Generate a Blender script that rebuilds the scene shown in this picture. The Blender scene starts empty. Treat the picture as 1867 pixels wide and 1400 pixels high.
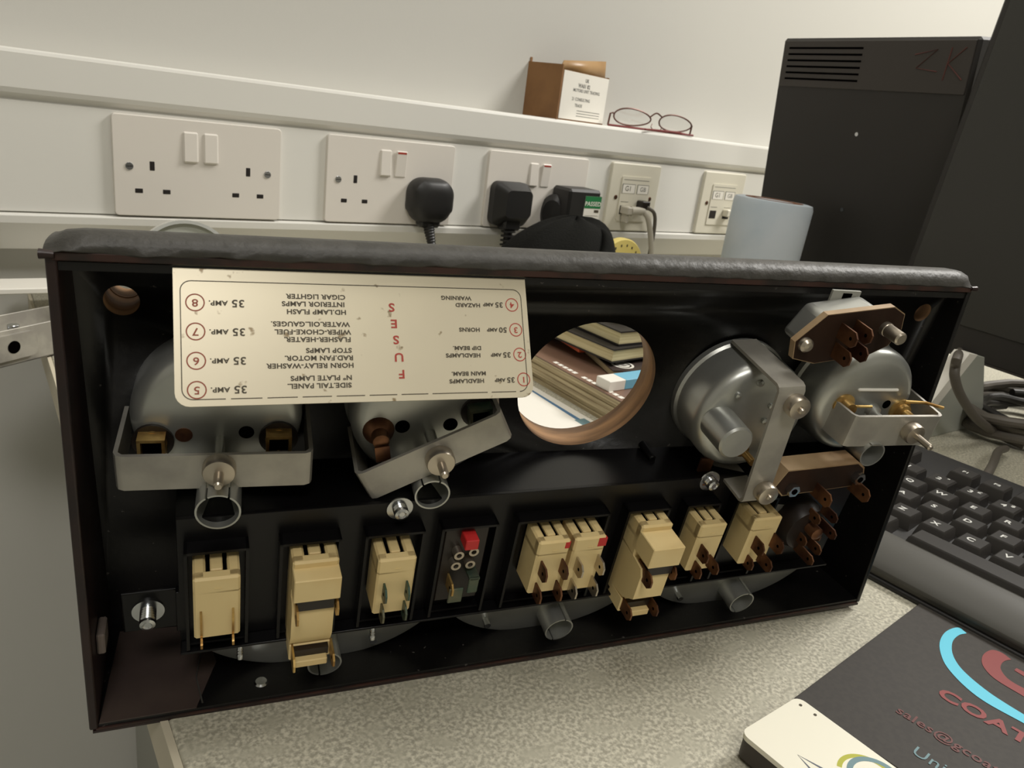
import bpy, math, random
from mathutils import Matrix, Vector
random.seed(7)
R = math.radians
SC = 0.01                      # geometry below is written in centimetres
scene = bpy.context.scene
col = scene.collection

# ------------------------------------------------------------------ camera
def rot_cam(a, b, c):
    ca, sa, cb, sb, cc, sc = math.cos(a), math.sin(a), math.cos(b), math.sin(b), math.cos(c), math.sin(c)
    f = Vector((-sa*cb, ca*cb, sb)); r = Vector((ca, sa, 0)); u = r.cross(f)
    return cc*r + sc*u, -sc*r + cc*u, f
cd = bpy.data.cameras.new('camera'); cam = bpy.data.objects.new('camera', cd); col.objects.link(cam)
r_, u_, f_ = rot_cam(-0.637554, -0.336090, 0.132432)
m = Matrix((r_, u_, -f_)).transposed().to_4x4(); m.translation = Vector((-10.757, -76.124, 21.048))*SC
cam.matrix_world = m
cd.sensor_width = 36.0; cd.lens = 1405.5*36.0/1867.0; cd.clip_start = 0.01
cd.dof.use_dof = True; cd.dof.focus_distance = 0.30; cd.dof.aperture_fstop = 40
scene.camera = cam

# ------------------------------------------------------------------ light, world, exposure
w = bpy.data.worlds.new('world'); scene.world = w; w.use_nodes = True
w.node_tree.nodes['Background'].inputs[0].default_value = (0.9, 0.95, 0.85, 1)
w.node_tree.nodes['Background'].inputs[1].default_value = 0.02
def area(name, loc, rot, sx, sy, power, colr):
    l = bpy.data.lights.new(name, 'AREA'); l.shape = 'RECTANGLE'; l.size = sx*SC; l.size_y = sy*SC
    l.energy = power; l.color = colr
    o = bpy.data.objects.new(name, l); col.objects.link(o); o.location = Vector(loc)*SC; o.rotation_euler = rot
    return o
area('unseen_overhead_light', (165, -70, 150), (0, R(20), 0), 58, 58, 33, (1.0, 0.97, 0.92))
area('unseen_overhead_light', (-60, -190, 183), (0, 0, 0), 58, 58, 17, (1.0, 0.97, 0.92))  # unseen fill light, added to brighten the fronts
area('unseen_overhead_light', (20, -60, 183), (0, 0, 0), 58, 58, 6, (1.0, 0.97, 0.92))
vs = scene.view_settings
vs.view_transform = 'Standard'; vs.look = 'None'; vs.exposure = 0.16; vs.gamma = 1.0; vs.use_curve_mapping = False

# ------------------------------------------------------------------ materials
def lin(c): return tuple(((x/255+0.055)/1.055)**2.4 if x > 10 else x/255/12.92 for x in c) + (1,)
def mat(name, rgb, rough=0.5, metal=0.0, rgb2=None, scale=20, detail=4, lo=0.4, hi=0.6, bump=0.0, bscale=None, spec=None,
        rgb3=None, scale3=3, lo3=0.55, hi3=0.62, stretch=None, coat=0.0, trans=0.0, emit=0.0):
    M = bpy.data.materials.new(name); M.use_nodes = True; nt = M.node_tree; b = nt.nodes['Principled BSDF']
    b.inputs['Roughness'].default_value = rough; b.inputs['Metallic'].default_value = metal
    b.inputs['Base Color'].default_value = lin(rgb)
    if spec is not None: b.inputs['Specular IOR Level'].default_value = spec
    if coat: b.inputs['Coat Weight'].default_value = coat
    if trans: b.inputs['Transmission Weight'].default_value = trans
    if emit:
        b.inputs['Emission Color'].default_value = lin(rgb); b.inputs['Emission Strength'].default_value = emit
    tc = nt.nodes.new('ShaderNodeTexCoord'); mp = nt.nodes.new('ShaderNodeMapping')
    nt.links.new(tc.outputs['Object'], mp.inputs['Vector'])
    if stretch: mp.inputs['Scale'].default_value = stretch
    def noise(s, d):
        n = nt.nodes.new('ShaderNodeTexNoise'); n.inputs['Scale'].default_value = s; n.inputs['Detail'].default_value = d
        nt.links.new(mp.outputs['Vector'], n.inputs['Vector']); return n
    def mixc(n, l, h, ca, cb):
        mr = nt.nodes.new('ShaderNodeMapRange'); mr.inputs['From Min'].default_value = l; mr.inputs['From Max'].default_value = h
        nt.links.new(n.outputs['Fac'], mr.inputs['Value'])
        mx = nt.nodes.new('ShaderNodeMix'); mx.data_type = 'RGBA'
        nt.links.new(mr.outputs['Result'], mx.inputs['Factor'])
        for sock, v in ((6, ca), (7, cb)):
            if isinstance(v, bpy.types.NodeSocket): nt.links.new(v, mx.inputs[sock])
            else: mx.inputs[sock].default_value = v
        return mx.outputs[2]
    out = None
    if rgb2: out = mixc(noise(scale, detail), lo, hi, lin(rgb), lin(rgb2))
    if rgb3: out = mixc(noise(scale3, 3), lo3, hi3, out if out else lin(rgb), lin(rgb3))
    if out: nt.links.new(out, b.inputs['Base Color'])
    if bump:
        n = noise(bscale or scale, 5); bp = nt.nodes.new('ShaderNodeBump'); bp.inputs['Strength'].default_value = bump
        bp.inputs['Distance'].default_value = 0.001
        nt.links.new(n.outputs['Fac'], bp.inputs['Height']); nt.links.new(bp.outputs['Normal'], b.inputs['Normal'])
    return M
X = {}
X['wall'] = mat('wall_paint', (204, 202, 195), .75, bump=.05, bscale=300)
X['ceil'] = mat('ceiling_paint', (225, 222, 210), .9)
X['floor'] = mat('floor_vinyl', (172, 172, 160), .6, rgb2=(160, 160, 150), scale=5)
X['pvc'] = mat('trunking_pvc', (228, 226, 219), .38)
X['pvc2'] = mat('socket_plastic', (226, 220, 211), .35)
X['ivory'] = mat('ivory_plastic', (222, 217, 200), .4)
X['slot'] = mat('dark_slot', (22, 14, 10), .7)
X['worktop'] = mat('desk_laminate', (206, 201, 182), .45, rgb2=(158, 154, 138), scale=620, detail=8, lo=.38, hi=.6, rgb3=(180, 176, 158), scale3=90, lo3=.5, hi3=.72)
X['deskedge'] = mat('desk_edging', (205, 196, 174), .5)
X['deskgrey'] = mat('desk_frame_grey', (160, 160, 152), .5)
X['blackpaint'] = mat('black_paint', (12, 11, 11), .36, rgb2=(18, 16, 15), scale=60, bump=.15, bscale=220, spec=.4,
                      rgb3=(84, 80, 76), scale3=420, lo3=.70, hi3=.73)
X['blackgloss'] = mat('black_plastic_gloss', (11, 10, 11), .3, spec=.3, bump=.06, bscale=90)
X['patch'] = mat('vinyl_painted_sheen', (74, 62, 56), .45, rgb2=(64, 52, 48), scale=40)  # sheen on the black flange floor, put into the colour
X['vinylin'] = mat('vinyl_backing', (44, 28, 25), .38, rgb2=(30, 20, 20), scale=40, bump=.3, bscale=60)
X['vinyl'] = mat('black_leathercloth', (68, 66, 62), .5, rgb2=(58, 56, 52), scale=120, bump=.5, bscale=260)
X['seam'] = mat('torn_vinyl_edge', (62, 36, 28), .5, rgb2=(30, 22, 18), scale=70)
X['ply'] = mat('raw_plywood', (160, 122, 84), .75, rgb2=(104, 78, 54), scale=30, lo=.35, hi=.65, stretch=(1, 8, 1), bump=.3)
X['silver'] = mat('dull_silver_case', (188, 189, 184), .34, .75, rgb2=(174, 175, 170), scale=30)
X['alu'] = mat('aluminium_strap', (176, 172, 162), .45, .45, rgb2=(158, 154, 146), scale=60, bump=.1, bscale=200)
X['zinc'] = mat('zinc_steel', (200, 202, 204), .22, 1.0)
X['nickel'] = mat('nickel_nut', (190, 180, 165), .33, .9)
X['brass'] = mat('tarnished_brass', (214, 180, 112), .32, .7, rgb2=(158, 120, 66), scale=90)
X['copper'] = mat('oxidised_copper', (128, 88, 60), .42, .7, rgb2=(84, 54, 40), scale=90)
X['verdi'] = mat('tinned_blade', (116, 112, 92), .4, .6, rgb2=(70, 92, 80), scale=60)
X['phen'] = mat('phenolic_shaded_face', (50, 34, 25), .6, spec=.15, rgb2=(38, 26, 19), scale=40)  # shade on the front faces painted in as a darker brown
X['phenedge'] = mat('phenolic_lit_edge', (172, 146, 112), .6, rgb2=(140, 112, 80), scale=40)  # same board, top light painted in as a tan edge
X['cream'] = mat('cream_nylon', (232, 208, 152), .42, rgb2=(222, 192, 132), scale=25, bump=.05, bscale=80)
X['red'] = mat('red_paint_dab', (196, 40, 40), .5)
X['smoke'] = mat('dark_brown_plastic', (36, 27, 22), .4, rgb2=(30, 24, 20), scale=60)
X['holeblk'] = mat('open_hole', (6, 5, 5), .9, spec=0)
X['platem'] = mat('fuse_plate_metal', (222, 212, 186), .36, .25, rgb2=(214, 204, 180), scale=9,
                  rgb3=(140, 122, 92), scale3=190, lo3=.665, hi3=.72, stretch=(1, 1, 1))
X['ink'] = mat('dark_ink', (74, 66, 50), .6)
X['inkred'] = mat('red_ink', (170, 62, 48), .6)
X['inkbrown'] = mat('brown_ink', (150, 76, 56), .6)
X['blackrub'] = mat('black_rubber', (30, 29, 28), .45)
X['capfab'] = mat('black_felt', (26, 26, 24), .95, bump=.6, bscale=400, spec=.1)
X['yellow'] = mat('yellow_card', (226, 206, 120), .7)
X['green'] = mat('green_label', (30, 120, 66), .5)
X['white'] = mat('white_paper', (238, 234, 224), .6)
X['card'] = mat('brown_cardboard', (136, 98, 60), .8, rgb2=(124, 88, 54), scale=30)
X['cardlit'] = mat('cardboard_lit', (172, 136, 90), .4, rgb2=(152, 116, 74), scale=20)  # lighter copy of the cardboard, light on the flap is in the colour
X['greyink'] = mat('grey_ink', (120, 118, 112), .7)
X['specred'] = mat('dark_red_frame', (120, 30, 28), .35)
X['specbr'] = mat('bronze_wire_frame', (100, 66, 56), .35, .4)
X['glass'] = mat('lens_glass', (250, 250, 250), .02, trans=1.0)
X['rim'] = mat('bright_metal_rim', (232, 234, 230), .25, .5)
X['scribble'] = mat('faded_red_marker', (92, 48, 42), .7)
X['bluep'] = mat('blue_paper', (212, 220, 228), .9, rgb2=(198, 210, 220), scale=12, bump=1.0, bscale=18)
X['core'] = mat('cardboard_core', (140, 96, 70), .8)
X['monblk'] = mat('monitor_black', (34, 31, 28), .55, rgb2=(38, 35, 32), scale=8)
X['mongrey'] = mat('monitor_grey', (56, 51, 47), .55)
X['screen'] = mat('monitor_screen', (46, 45, 41), .4)
X['keyb'] = mat('keyboard_black', (30, 28, 27), .5)
X['keycap'] = mat('keycap_black', (46, 43, 40), .45)
X['rest'] = mat('wrist_rest_grey', (70, 68, 62), .5)
X['legend'] = mat('key_legend_white', (225, 225, 220), .6)
X['mat'] = mat('mat_dark_rubber', (52, 48, 44), .7, rgb2=(57, 53, 48), scale=400)
X['cyan'] = mat('cyan_print', (96, 200, 226), .6)
X['matred'] = mat('dull_red_print', (134, 54, 52), .6)
X['matred2'] = mat('faded_red_print', (98, 50, 46), .6)
X['phonew'] = mat('white_card_top', (236, 232, 214), .45)
X['phoned'] = mat('dark_side', (60, 54, 48), .5)
X['slate'] = mat('slate_print', (92, 98, 110), .6)
X['olive'] = mat('olive_print', (178, 178, 60), .6)
X['teal'] = mat('teal_print', (110, 140, 146), .6)
X['cable'] = mat('grey_cable', (92, 86, 78), .5)
X['cablew'] = mat('white_cable', (196, 190, 176), .45)
X['cableblk'] = mat('black_cable', (36, 34, 32), .45)
X['pcgrey'] = mat('grey_metal_box', (170, 172, 162), .45)
X['magbrown'] = mat('magazine_brown_cover', (140, 110, 92), .4, rgb2=(120, 92, 76), scale=8)
X['pages'] = mat('page_edges', (198, 182, 146), .8, rgb2=(160, 144, 112), scale=120, stretch=(.1, .1, 4))
X['orange'] = mat('orange_cover', (196, 84, 44), .45)
X['darkcov'] = mat('dark_cover', (60, 48, 44), .5)
X['bookblk'] = mat('book_black_cover', (34, 30, 28), .5)
X['pageyel'] = mat('cream_page_edges', (226, 214, 170), .8, rgb2=(200, 186, 140), scale=120, stretch=(.1, .1, 4))
X['blue'] = mat('light_blue_print', (120, 186, 214), .5)
X['bluedk'] = mat('blue_stripe_print', (84, 124, 160), .5)
X['felt'] = mat('grey_felt_pad', (120, 108, 100), .9)

# ------------------------------------------------------------------ mesh builder
class MB:
    def __init__(s): s.v = []; s.f = []; s.mi = []; s.mats = []; s.T = Matrix.Identity(4); s.k = 0
    def use(s, name):
        if name not in s.mats: s.mats.append(name)
        s.k = s.mats.index(name); return s
    def at(s, T): s.T = T; return s
    def add(s, vs, fs):
        n = len(s.v); s.v += [s.T @ Vector(p) for p in vs]
        for f in fs: s.f.append([n+i for i in f]); s.mi.append(s.k)
        return s
    def box(s, x0, x1, y0, y1, z0, z1, b=0.0):
        if b <= 0:
            vs = [(x, y, z) for x in (x0, x1) for y in (y0, y1) for z in (z0, z1)]
            return s.add(vs, [(0, 1, 3, 2), (4, 6, 7, 5), (0, 4, 5, 1), (2, 3, 7, 6), (0, 2, 6, 4), (1, 5, 7, 3)])
        b = min(b, (x1-x0)*.49, (y1-y0)*.49, (z1-z0)*.49)
        # chamfered box
        c = Vector(((x0+x1)/2, (y0+y1)/2, (z0+z1)/2)); h = Vector(((x1-x0)/2, (y1-y0)/2, (z1-z0)/2)); vs = []; idx = {}
        for sx in (-1, 1):
            for sy in (-1, 1):
                for sz in (-1, 1):
                    sg = (sx, sy, sz)
                    for a in range(3):
                        p = [c[i]+sg[i]*(h[i]-(0 if i == a else b)) for i in range(3)]
                        idx[(sg, a)] = len(vs); vs.append(p)
        fs = []
        for a in range(3):
            o = [i for i in range(3) if i != a]
            for sa in (-1, 1):
                q = []
                for (p1, p2) in ((-1, -1), (1, -1), (1, 1), (-1, 1)):
                    sg = [0, 0, 0]; sg[a] = sa; sg[o[0]] = p1; sg[o[1]] = p2; q.append(idx[(tuple(sg), a)])
                fs.append(q)
        for a in range(3):
            o = [i for i in range(3) if i != a]
            for p1 in (-1, 1):
                for p2 in (-1, 1):
                    q = []
                    for (sa, ax) in ((-1, o[0]), (-1, o[1]), (1, o[1]), (1, o[0])):
                        sg = [0, 0, 0]; sg[a] = sa; sg[o[0]] = p1; sg[o[1]] = p2; q.append(idx[(tuple(sg), ax)])
                    fs.append(q)
        for sx in (-1, 1):
            for sy in (-1, 1):
                for sz in (-1, 1): fs.append([idx[((sx, sy, sz), a)] for a in range(3)])
        return s.add(vs, fs)
    def basis(s, axis):
        a = Vector(axis).normalized(); t = Vector((0, 0, 1)) if abs(a.z) < .9 else Vector((1, 0, 0))
        e = t.cross(a).normalized(); return a, e, a.cross(e)
    def lathe(s, prof, o=(0, 0, 0), axis=(0, -1, 0), n=32, a0=0, a1=2*math.pi, rx=1.0, ry=1.0):
        """prof: (radius, distance along axis)"""
        a, e, g = s.basis(axis); o = Vector(o); full = abs(a1-a0-2*math.pi) < 1e-6; k = n if full else n+1; vs = []; fs = []
        for (r, h) in prof:
            for i in range(k):
                t = a0+(a1-a0)*i/n; vs.append(o+a*h+(e*math.cos(t)*rx+g*math.sin(t)*ry)*r)
        for j in range(len(prof)-1):
            for i in range(n):
                i2 = (i+1) % k if full else i+1
                fs.append((j*k+i, j*k+i2, (j+1)*k+i2, (j+1)*k+i))
        if full:
            if prof[0][0] > 1e-6: fs.append(tuple(range(k))[::-1])
            if prof[-1][0] > 1e-6: fs.append(tuple((len(prof)-1)*k+i for i in range(k)))
        return s.add(vs, fs)
    def cyl(s, o, axis, r, L, n=24, b=0.0):
        return s.lathe([(r-b, 0), (r, b), (r, L-b), (r-b, L)] if b else [(r, 0), (r, L)], o, axis, n)
    def ring(s, o, axis, ro, ri, L, n=32, a0=0, a1=2*math.pi):
        pr = [(ro, 0), (ro, L), (ri, L), (ri, 0), (ro, 0)]; a, e, g = s.basis(axis); o = Vector(o)
        full = abs(a1-a0-2*math.pi) < 1e-6; k = n if full else n+1; vs = []; fs = []
        for (r, h) in pr[:4]:
            for i in range(k):
                t = a0+(a1-a0)*i/n; vs.append(o+a*h+(e*math.cos(t)+g*math.sin(t))*r)
        for j in range(4):
            for i in range(n):
                i2 = (i+1) % k if full else i+1; j2 = (j+1) % 4
                fs.append((j*k+i, j*k+i2, j2*k+i2, j2*k+i))
        if not full:
            fs.append((0, k, 2*k, 3*k)); fs.append((n, 3*k+n, 2*k+n, k+n))
        return s.add(vs, fs)
    def tube(s, pts, r, n=10, closed=False):
        P = [Vector(p) for p in pts]; rs = r if isinstance(r, (list, tuple)) else [r]*len(P); vs = []; fs = []
        t0 = (P[1]-P[0]).normalized(); e = t0.orthogonal().normalized(); N = len(P)
        for i, p in enumerate(P):
            if closed: t = (P[(i+1) % N]-P[i-1]).normalized()
            else: t = (P[min(i+1, N-1)]-P[max(i-1, 0)]).normalized()
            e = (e-t*e.dot(t)).normalized(); g = t.cross(e)
            for j in range(n):
                a = 2*math.pi*j/n; vs.append(p+(e*math.cos(a)+g*math.sin(a))*rs[i])
        for i in range(N if closed else N-1):
            i2 = (i+1) % N
            for j in range(n): fs.append((i*n+j, i*n+(j+1) % n, i2*n+(j+1) % n, i2*n+j))
        if not closed: fs.append(tuple(range(n))[::-1]); fs.append(tuple((N-1)*n+j for j in range(n)))
        return s.add(vs, fs)
    def prism(s, poly, fn, d0, d1):
        """poly of 2D points; fn(a, b, d) -> 3D point"""
        n = len(poly); vs = [fn(a, b, d0) for a, b in poly]+[fn(a, b, d1) for a, b in poly]
        fs = [tuple(range(n))[::-1], tuple(range(n, 2*n))]+[(i, (i+1) % n, n+(i+1) % n, n+i) for i in range(n)]
        return s.add(vs, fs)
    def extr(s, poly, axis, d0, d1):
        fn = {'x': lambda a, b, d: (d, a, b), 'y': lambda a, b, d: (a, d, b), 'z': lambda a, b, d: (a, b, d)}[axis]
        return s.prism(poly, fn, d0, d1)
    def text(s, body, T, size, align='CENTER', bold=0.0, shear=0.0, sx=1.0):
        c = bpy.data.curves.new('t', 'FONT'); c.body = body; c.size = size; c.align_x = align; c.align_y = 'CENTER'
        c.offset = bold; c.shear = shear; c.space_character = 1.05; c.extrude = 0.004; c.resolution_u = 3
        o = bpy.data.objects.new('t', c); col.objects.link(o); dg = bpy.context.evaluated_depsgraph_get(); dg.update()
        me = bpy.data.meshes.new_from_object(o.evaluated_get(dg))
        s.add([T @ Vector((v.co.x*sx, v.co.y, v.co.z)) for v in me.vertices], [tuple(p.vertices) for p in me.polygons])
        bpy.data.objects.remove(o); bpy.data.curves.remove(c); bpy.data.meshes.remove(me); return s
    def build(s, name, parent=None, matrix=None, smooth=35, label=None, bevel=0.0, seg=2, tagd=None):
        me = bpy.data.meshes.new(name); me.from_pydata([tuple(p*SC) for p in s.v], [], s.f)
        for n in s.mats: me.materials.append(X[n])
        me.polygons.foreach_set('material_index', s.mi)
        me.polygons.foreach_set('use_smooth', [True]*len(s.f)); me.update()
        import bmesh
        bm = bmesh.new(); bm.from_mesh(me); bmesh.ops.recalc_face_normals(bm, faces=bm.faces); bm.to_mesh(me); bm.free()
        me.set_sharp_from_angle(angle=R(smooth))
        o = bpy.data.objects.new(name, me); col.objects.link(o)
        if parent: o.parent = parent
        if matrix is not None:
            mm = matrix.copy(); mm.translation = mm.translation*SC; o.matrix_local = mm
        if bevel:
            b = o.modifiers.new('bevel', 'BEVEL'); b.width = bevel*SC; b.segments = seg; b.limit_method = 'ANGLE'; b.angle_limit = R(40)
            b.harden_normals = False
        if label: o['label'] = label
        if tagd: tag(o, *tagd)
        return o
def tag(o, label, cat, group=None):
    o['label'] = label; o['category'] = cat
    if group: o['group'] = group
    return o
def thing(name, label, cat, loc=(0, 0, 0), group=None, matrix=None):
    o = bpy.data.objects.new(name, None); o.empty_display_size = .02; col.objects.link(o)
    if matrix is not None:
        mm = matrix.copy(); mm.translation = mm.translation*SC; o.matrix_world = mm
    else: o.location = Vector(loc)*SC
    return tag(o, label, cat, group)
def struct(o): o['kind'] = 'structure'; return o
def Tr(x, y, z): return Matrix.Translation((x, y, z))
def Rt(a, ax): return Matrix.Rotation(a, 4, ax)
def rrect(x0, x1, y0, y1, r, n=5):
    out = []
    for (cx, cy, a0) in ((x1-r, y1-r, 0), (x0+r, y1-r, 90), (x0+r, y0+r, 180), (x1-r, y0+r, 270)):
        for i in range(n+1):
            a = R(a0+90*i/n); out.append((cx+r*math.cos(a), cy+r*math.sin(a)))
    return out
def bez(pts, n=8):
    """Catmull-Rom through points"""
    P = [Vector(p) for p in pts]; P = [2*P[0]-P[1]]+P+[2*P[-1]-P[-2]]; out = []
    for i in range(1, len(P)-2):
        for j in range(n):
            t = j/n; a, b, c, d = P[i-1], P[i], P[i+1], P[i+2]
            out.append(0.5*((2*b)+(c-a)*t+(2*a-5*b+4*c-d)*t*t+(3*b-a-3*c+d)*t**3))
    out.append(P[-2]); return out

# ------------------------------------------------------------------ room shell (desk top is z = 0)
FL = -74.0; CE = 186.0; WY = 5.0
m = MB().use('floor').box(-260, 320, -360, WY+10, FL-4, FL); struct(m.build('floor'))
m = MB().use('ceil').box(-260, 320, -360, WY+10, CE, CE+5); struct(m.build('ceiling'))
m = MB().use('wall').box(-260, 320, WY, WY+10, FL, CE); struct(m.build('wall_back'))
m = MB().use('wall').box(-270, -260, -360, WY+10, FL, CE); struct(m.build('wall_left'))
m = MB().use('wall').box(320, 330, -360, WY+10, FL, CE); struct(m.build('wall_right'))
m = MB().use('wall').box(-260, 320, -370, -360, FL, CE); struct(m.build('wall_front'))
# dado trunking: profile (y, z)
prof = [(WY, 20.95), (0.35, 20.95), (0.1, 20.85), (0.0, 20.6), (0.0, 18.0), (0.15, 17.6), (0.75, 17.15), (0.75, 17.0), (0.45, 17.0), (0.45, 8.2),
        (0.8, 8.15), (0.8, 8.1), (0.05, 8.0), (0.0, 7.9), (0.05, 7.3), (2.1, 4.7), (WY, 4.3)]
m = MB().use('pvc').extr(prof, 'x', -258, 318); struct(m.build('trim_1', bevel=.08, smooth=12))

# ------------------------------------------------------------------ desk
desk = thing('desk', 'desk with mottled grey laminate worktop under the dashboard panel', 'desk', (-6.8, -88, FL))
off = Tr(6.8, 88, -FL)
m = MB().use('worktop').box(-6.6, 200, -90, WY-.05, -2.5, 0); o = m.build('worktop', desk, off, bevel=.12)
m = MB().use('deskedge').box(-6.85, -6.6, -90, WY-.05, -2.5, -0.02); m.build('edge_strip', desk, off, label='cream edging strip')
m = MB().use('deskgrey').box(0, 4, -80, 2, FL, -2.5); m.build('leg', desk, off)
m = MB().use('deskgrey').box(190, 194, -80, 2, FL, -2.5); m.build('leg', desk, off)

# ------------------------------------------------------------------ wall sockets
ZS = 8.2
def screw_bm(m, x, z, y=-.02, r=.33, matn='zinc'):
    m.use(matn).cyl((x, y, z), (0, -1, 0), r, .06, 20, .02)
    m.use('slot').box(x-.24, x+.24, y-.07, y-.058, z-.035, z+.035)
def socket(x, label, rocker, plugs=(0, 0)):
    t = thing('wall_socket', label, 'wall socket', (x, 0, ZS), 'double sockets along the trunking')
    m = MB().use('pvc2').prism(rrect(0, 14.6, 0, 8.6, .35), lambda a, b, d: (a, d, b), 0.0, .8)
    for cx in (3.12, 11.5):
        m.use('slot').box(cx-.22, cx+.22, -.03, .1, 4.0, 4.82)
        m.use('slot').box(cx-1.47, cx-.8, -.03, .1, 2.0, 2.42); m.use('slot').box(cx+.82, cx+1.49, -.03, .1, 2.0, 2.42)
    m.build('faceplate', t, bevel=.1)
    for cx in (1.27, 13.33):
        m = MB(); screw_bm(m, cx, 4.3); m.build('screw', t)
    for i, cx in enumerate((6.35, 8.1)):
        m = MB().use('pvc2').box(cx-.66, cx+.66, -.28 if not rocker[i] else -.1, .1, 4.9, 7.6, .14)
        if rocker[i]:
            m.use('inkred').box(cx-.5, cx+.5, -.115, -.05, 7.3, 7.5)
        m.build('rocker', t, Tr(0, 0, 4.9) @ Rt(R(4 if rocker[i] else -3), 'X') @ Tr(0, 0, -4.9))
    return t
socket(0, 'white double wall socket with nothing plugged in, leftmost on the trunking', (0, 0))
socket(19.23, 'white double wall socket with one round black plug on its right side', (0, 1))
socket(38.33, 'white double wall socket holding two black plugs, left of the network outlets', (0, 1))
def data_outlet(x, label, deep=0):
    t = thing('network_outlet', label, 'network outlet', (x, 0, ZS), 'network outlets')
    m = MB().use('ivory').extr(rrect(0, 8.6, 0, 8.6, .3), 'y', 0, .8)
    m.build('faceplate', t, bevel=.12)
    m = MB().use('ivory').extr(rrect(1.9, 7.0, 1.3, 7.0, .15), 'y', -.12, .05)
    m.use('white').box(2.1, 4.3, -.16, -.1, 4.9, 6.0); m.use('white').box(4.7, 6.7, -.16, -.1, 4.9, 6.0)
    for (a, b) in ((2.1, 4.3), (4.7, 6.7)):
        m.use('greyink').box(a, b, -.17, -.12, 6.0, 6.06); m.box(a, a+.05, -.17, -.12, 4.9, 6.0); m.box(b-.05, b, -.17, -.12, 4.9, 6.0)
    m.use('greyink').box(2.2, 6.6, -.135, -.1, 6.55, 6.62)
    m.use('ink').text('G1', Tr(3.1, -.17, 5.45) @ Rt(R(90), 'X'), .9)
    m.use('greyink').text('GB', Tr(5.7, -.17, 5.45) @ Rt(R(90), 'X'), .8)
    m.build('label_window', t)
    for px in (2.2, 5.0):
        m = MB().use('slot').box(px, px+1.3, -.15, .1, 2.2, 3.3); m.use('greyink').box(px, px+1.3, -.14, -.1, 3.75, 3.82); m.build('port', t)
    for cx in (1.285, 7.315):
        m = MB(); screw_bm(m, cx, 4.3, r=.28, matn='copper'); m.build('screw', t)
data_outlet(56.84, 'ivory network outlet with a fat white cable and a dark cable plugged in')
data_outlet(74.06, 'ivory network outlet next to the blue paper roll')

# plugs
def plug_round():
    t = thing('power_plug', 'round black power plug in the second socket from the left', 'plug', (30.73, -.05, 10.9), 'black power plugs')
    m = MB().use('blackrub'); secs = []
    for (yy, k, dz) in ((0, .97, 0), (-.4, 1.0, 0), (-1.2, .98, 0), (-1.8, .9, .05), (-2.15, .72, .1), (-2.3, .4, .15)):
        secs.append([(a*k*(1 if b > -1 else .93), yy, b*k+dz) for a, b in rrect(-2.62, 2.62, -2.35, 2.45, 1.75, 7)])
    n = len(secs[0]); m.add([p for q in secs for p in q], [(j*n+i, j*n+(i+1) % n, (j+1)*n+(i+1) % n, (j+1)*n+i) for j in range(len(secs)-1) for i in range(n)]+[tuple(range(n)), tuple(range((len(secs)-1)*n, len(secs)*n))])
    m.box(-1.3, 1.3, -1.5, -.1, -2.8, -1.6, .3)
    m.build('plug_body', t)
    m = MB().use('blackrub')
    pts = bez([(0, -.9, -2.2), (.1, -1.1, -3.2), (.35, -1.3, -4.4), (.5, -1.5, -5.6)], 8); rs = [.62+(.09 if i % 2 else 0)-.012*i for i in range(len(pts))]
    m.tube(pts, rs, 14); m.build('strain_relief', t)
    m = MB().use('cableblk').tube(bez([(.5, -1.5, -5.4), (.7, -1.9, -8), (1.5, -3, -10.5)], 6), .33, 10); m.build('cable', t)
def plug_square():
    t = thing('power_plug', 'squared black moulded power plug with ribbed cord, left of the green PASSED label', 'plug', (41.3, -.05, 11.0), 'black power plugs')
    m = MB().use('blackrub').extr(rrect(-2.45, 2.45, -2.5, 2.5, .9), 'y', -1.0, 0)
    vs = [(a, -1.0, b) for a, b in rrect(-2.45, 2.45, -2.5, 2.5, .9)]; top = [(a*.72+.2, -2.4, b*.62+.2) for a, b in rrect(-2.45, 2.45, -2.5, 2.5, .9)]
    n = len(vs); m.add(vs+top, [(i, (i+1) % n, n+(i+1) % n, n+i) for i in range(n)]+[tuple(range(n, 2*n))])
    m.box(-1.2, 1.2, -1.9, -.2, -2.9, -1.5, .25); m.build('plug_body', t, smooth=30)
    m = MB().use('blackrub'); m.cyl((0, -1.1, -2.6), (0, 0, -1), .5, 3.6, 14)
    for k in range(6): m.lathe([(.5, 0), (.85, .05), (.85, .25), (.5, .3)], (0, -1.1, -2.95-k*.52), (0, -.1, -1), 20)
    m.build('strain_relief', t)
    m = MB().use('cableblk').tube(bez([(0, -1.1, -6), (.1, -1.4, -8), (.5, -2.5, -10.5)], 6), .35, 10); m.build('cable', t)
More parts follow.
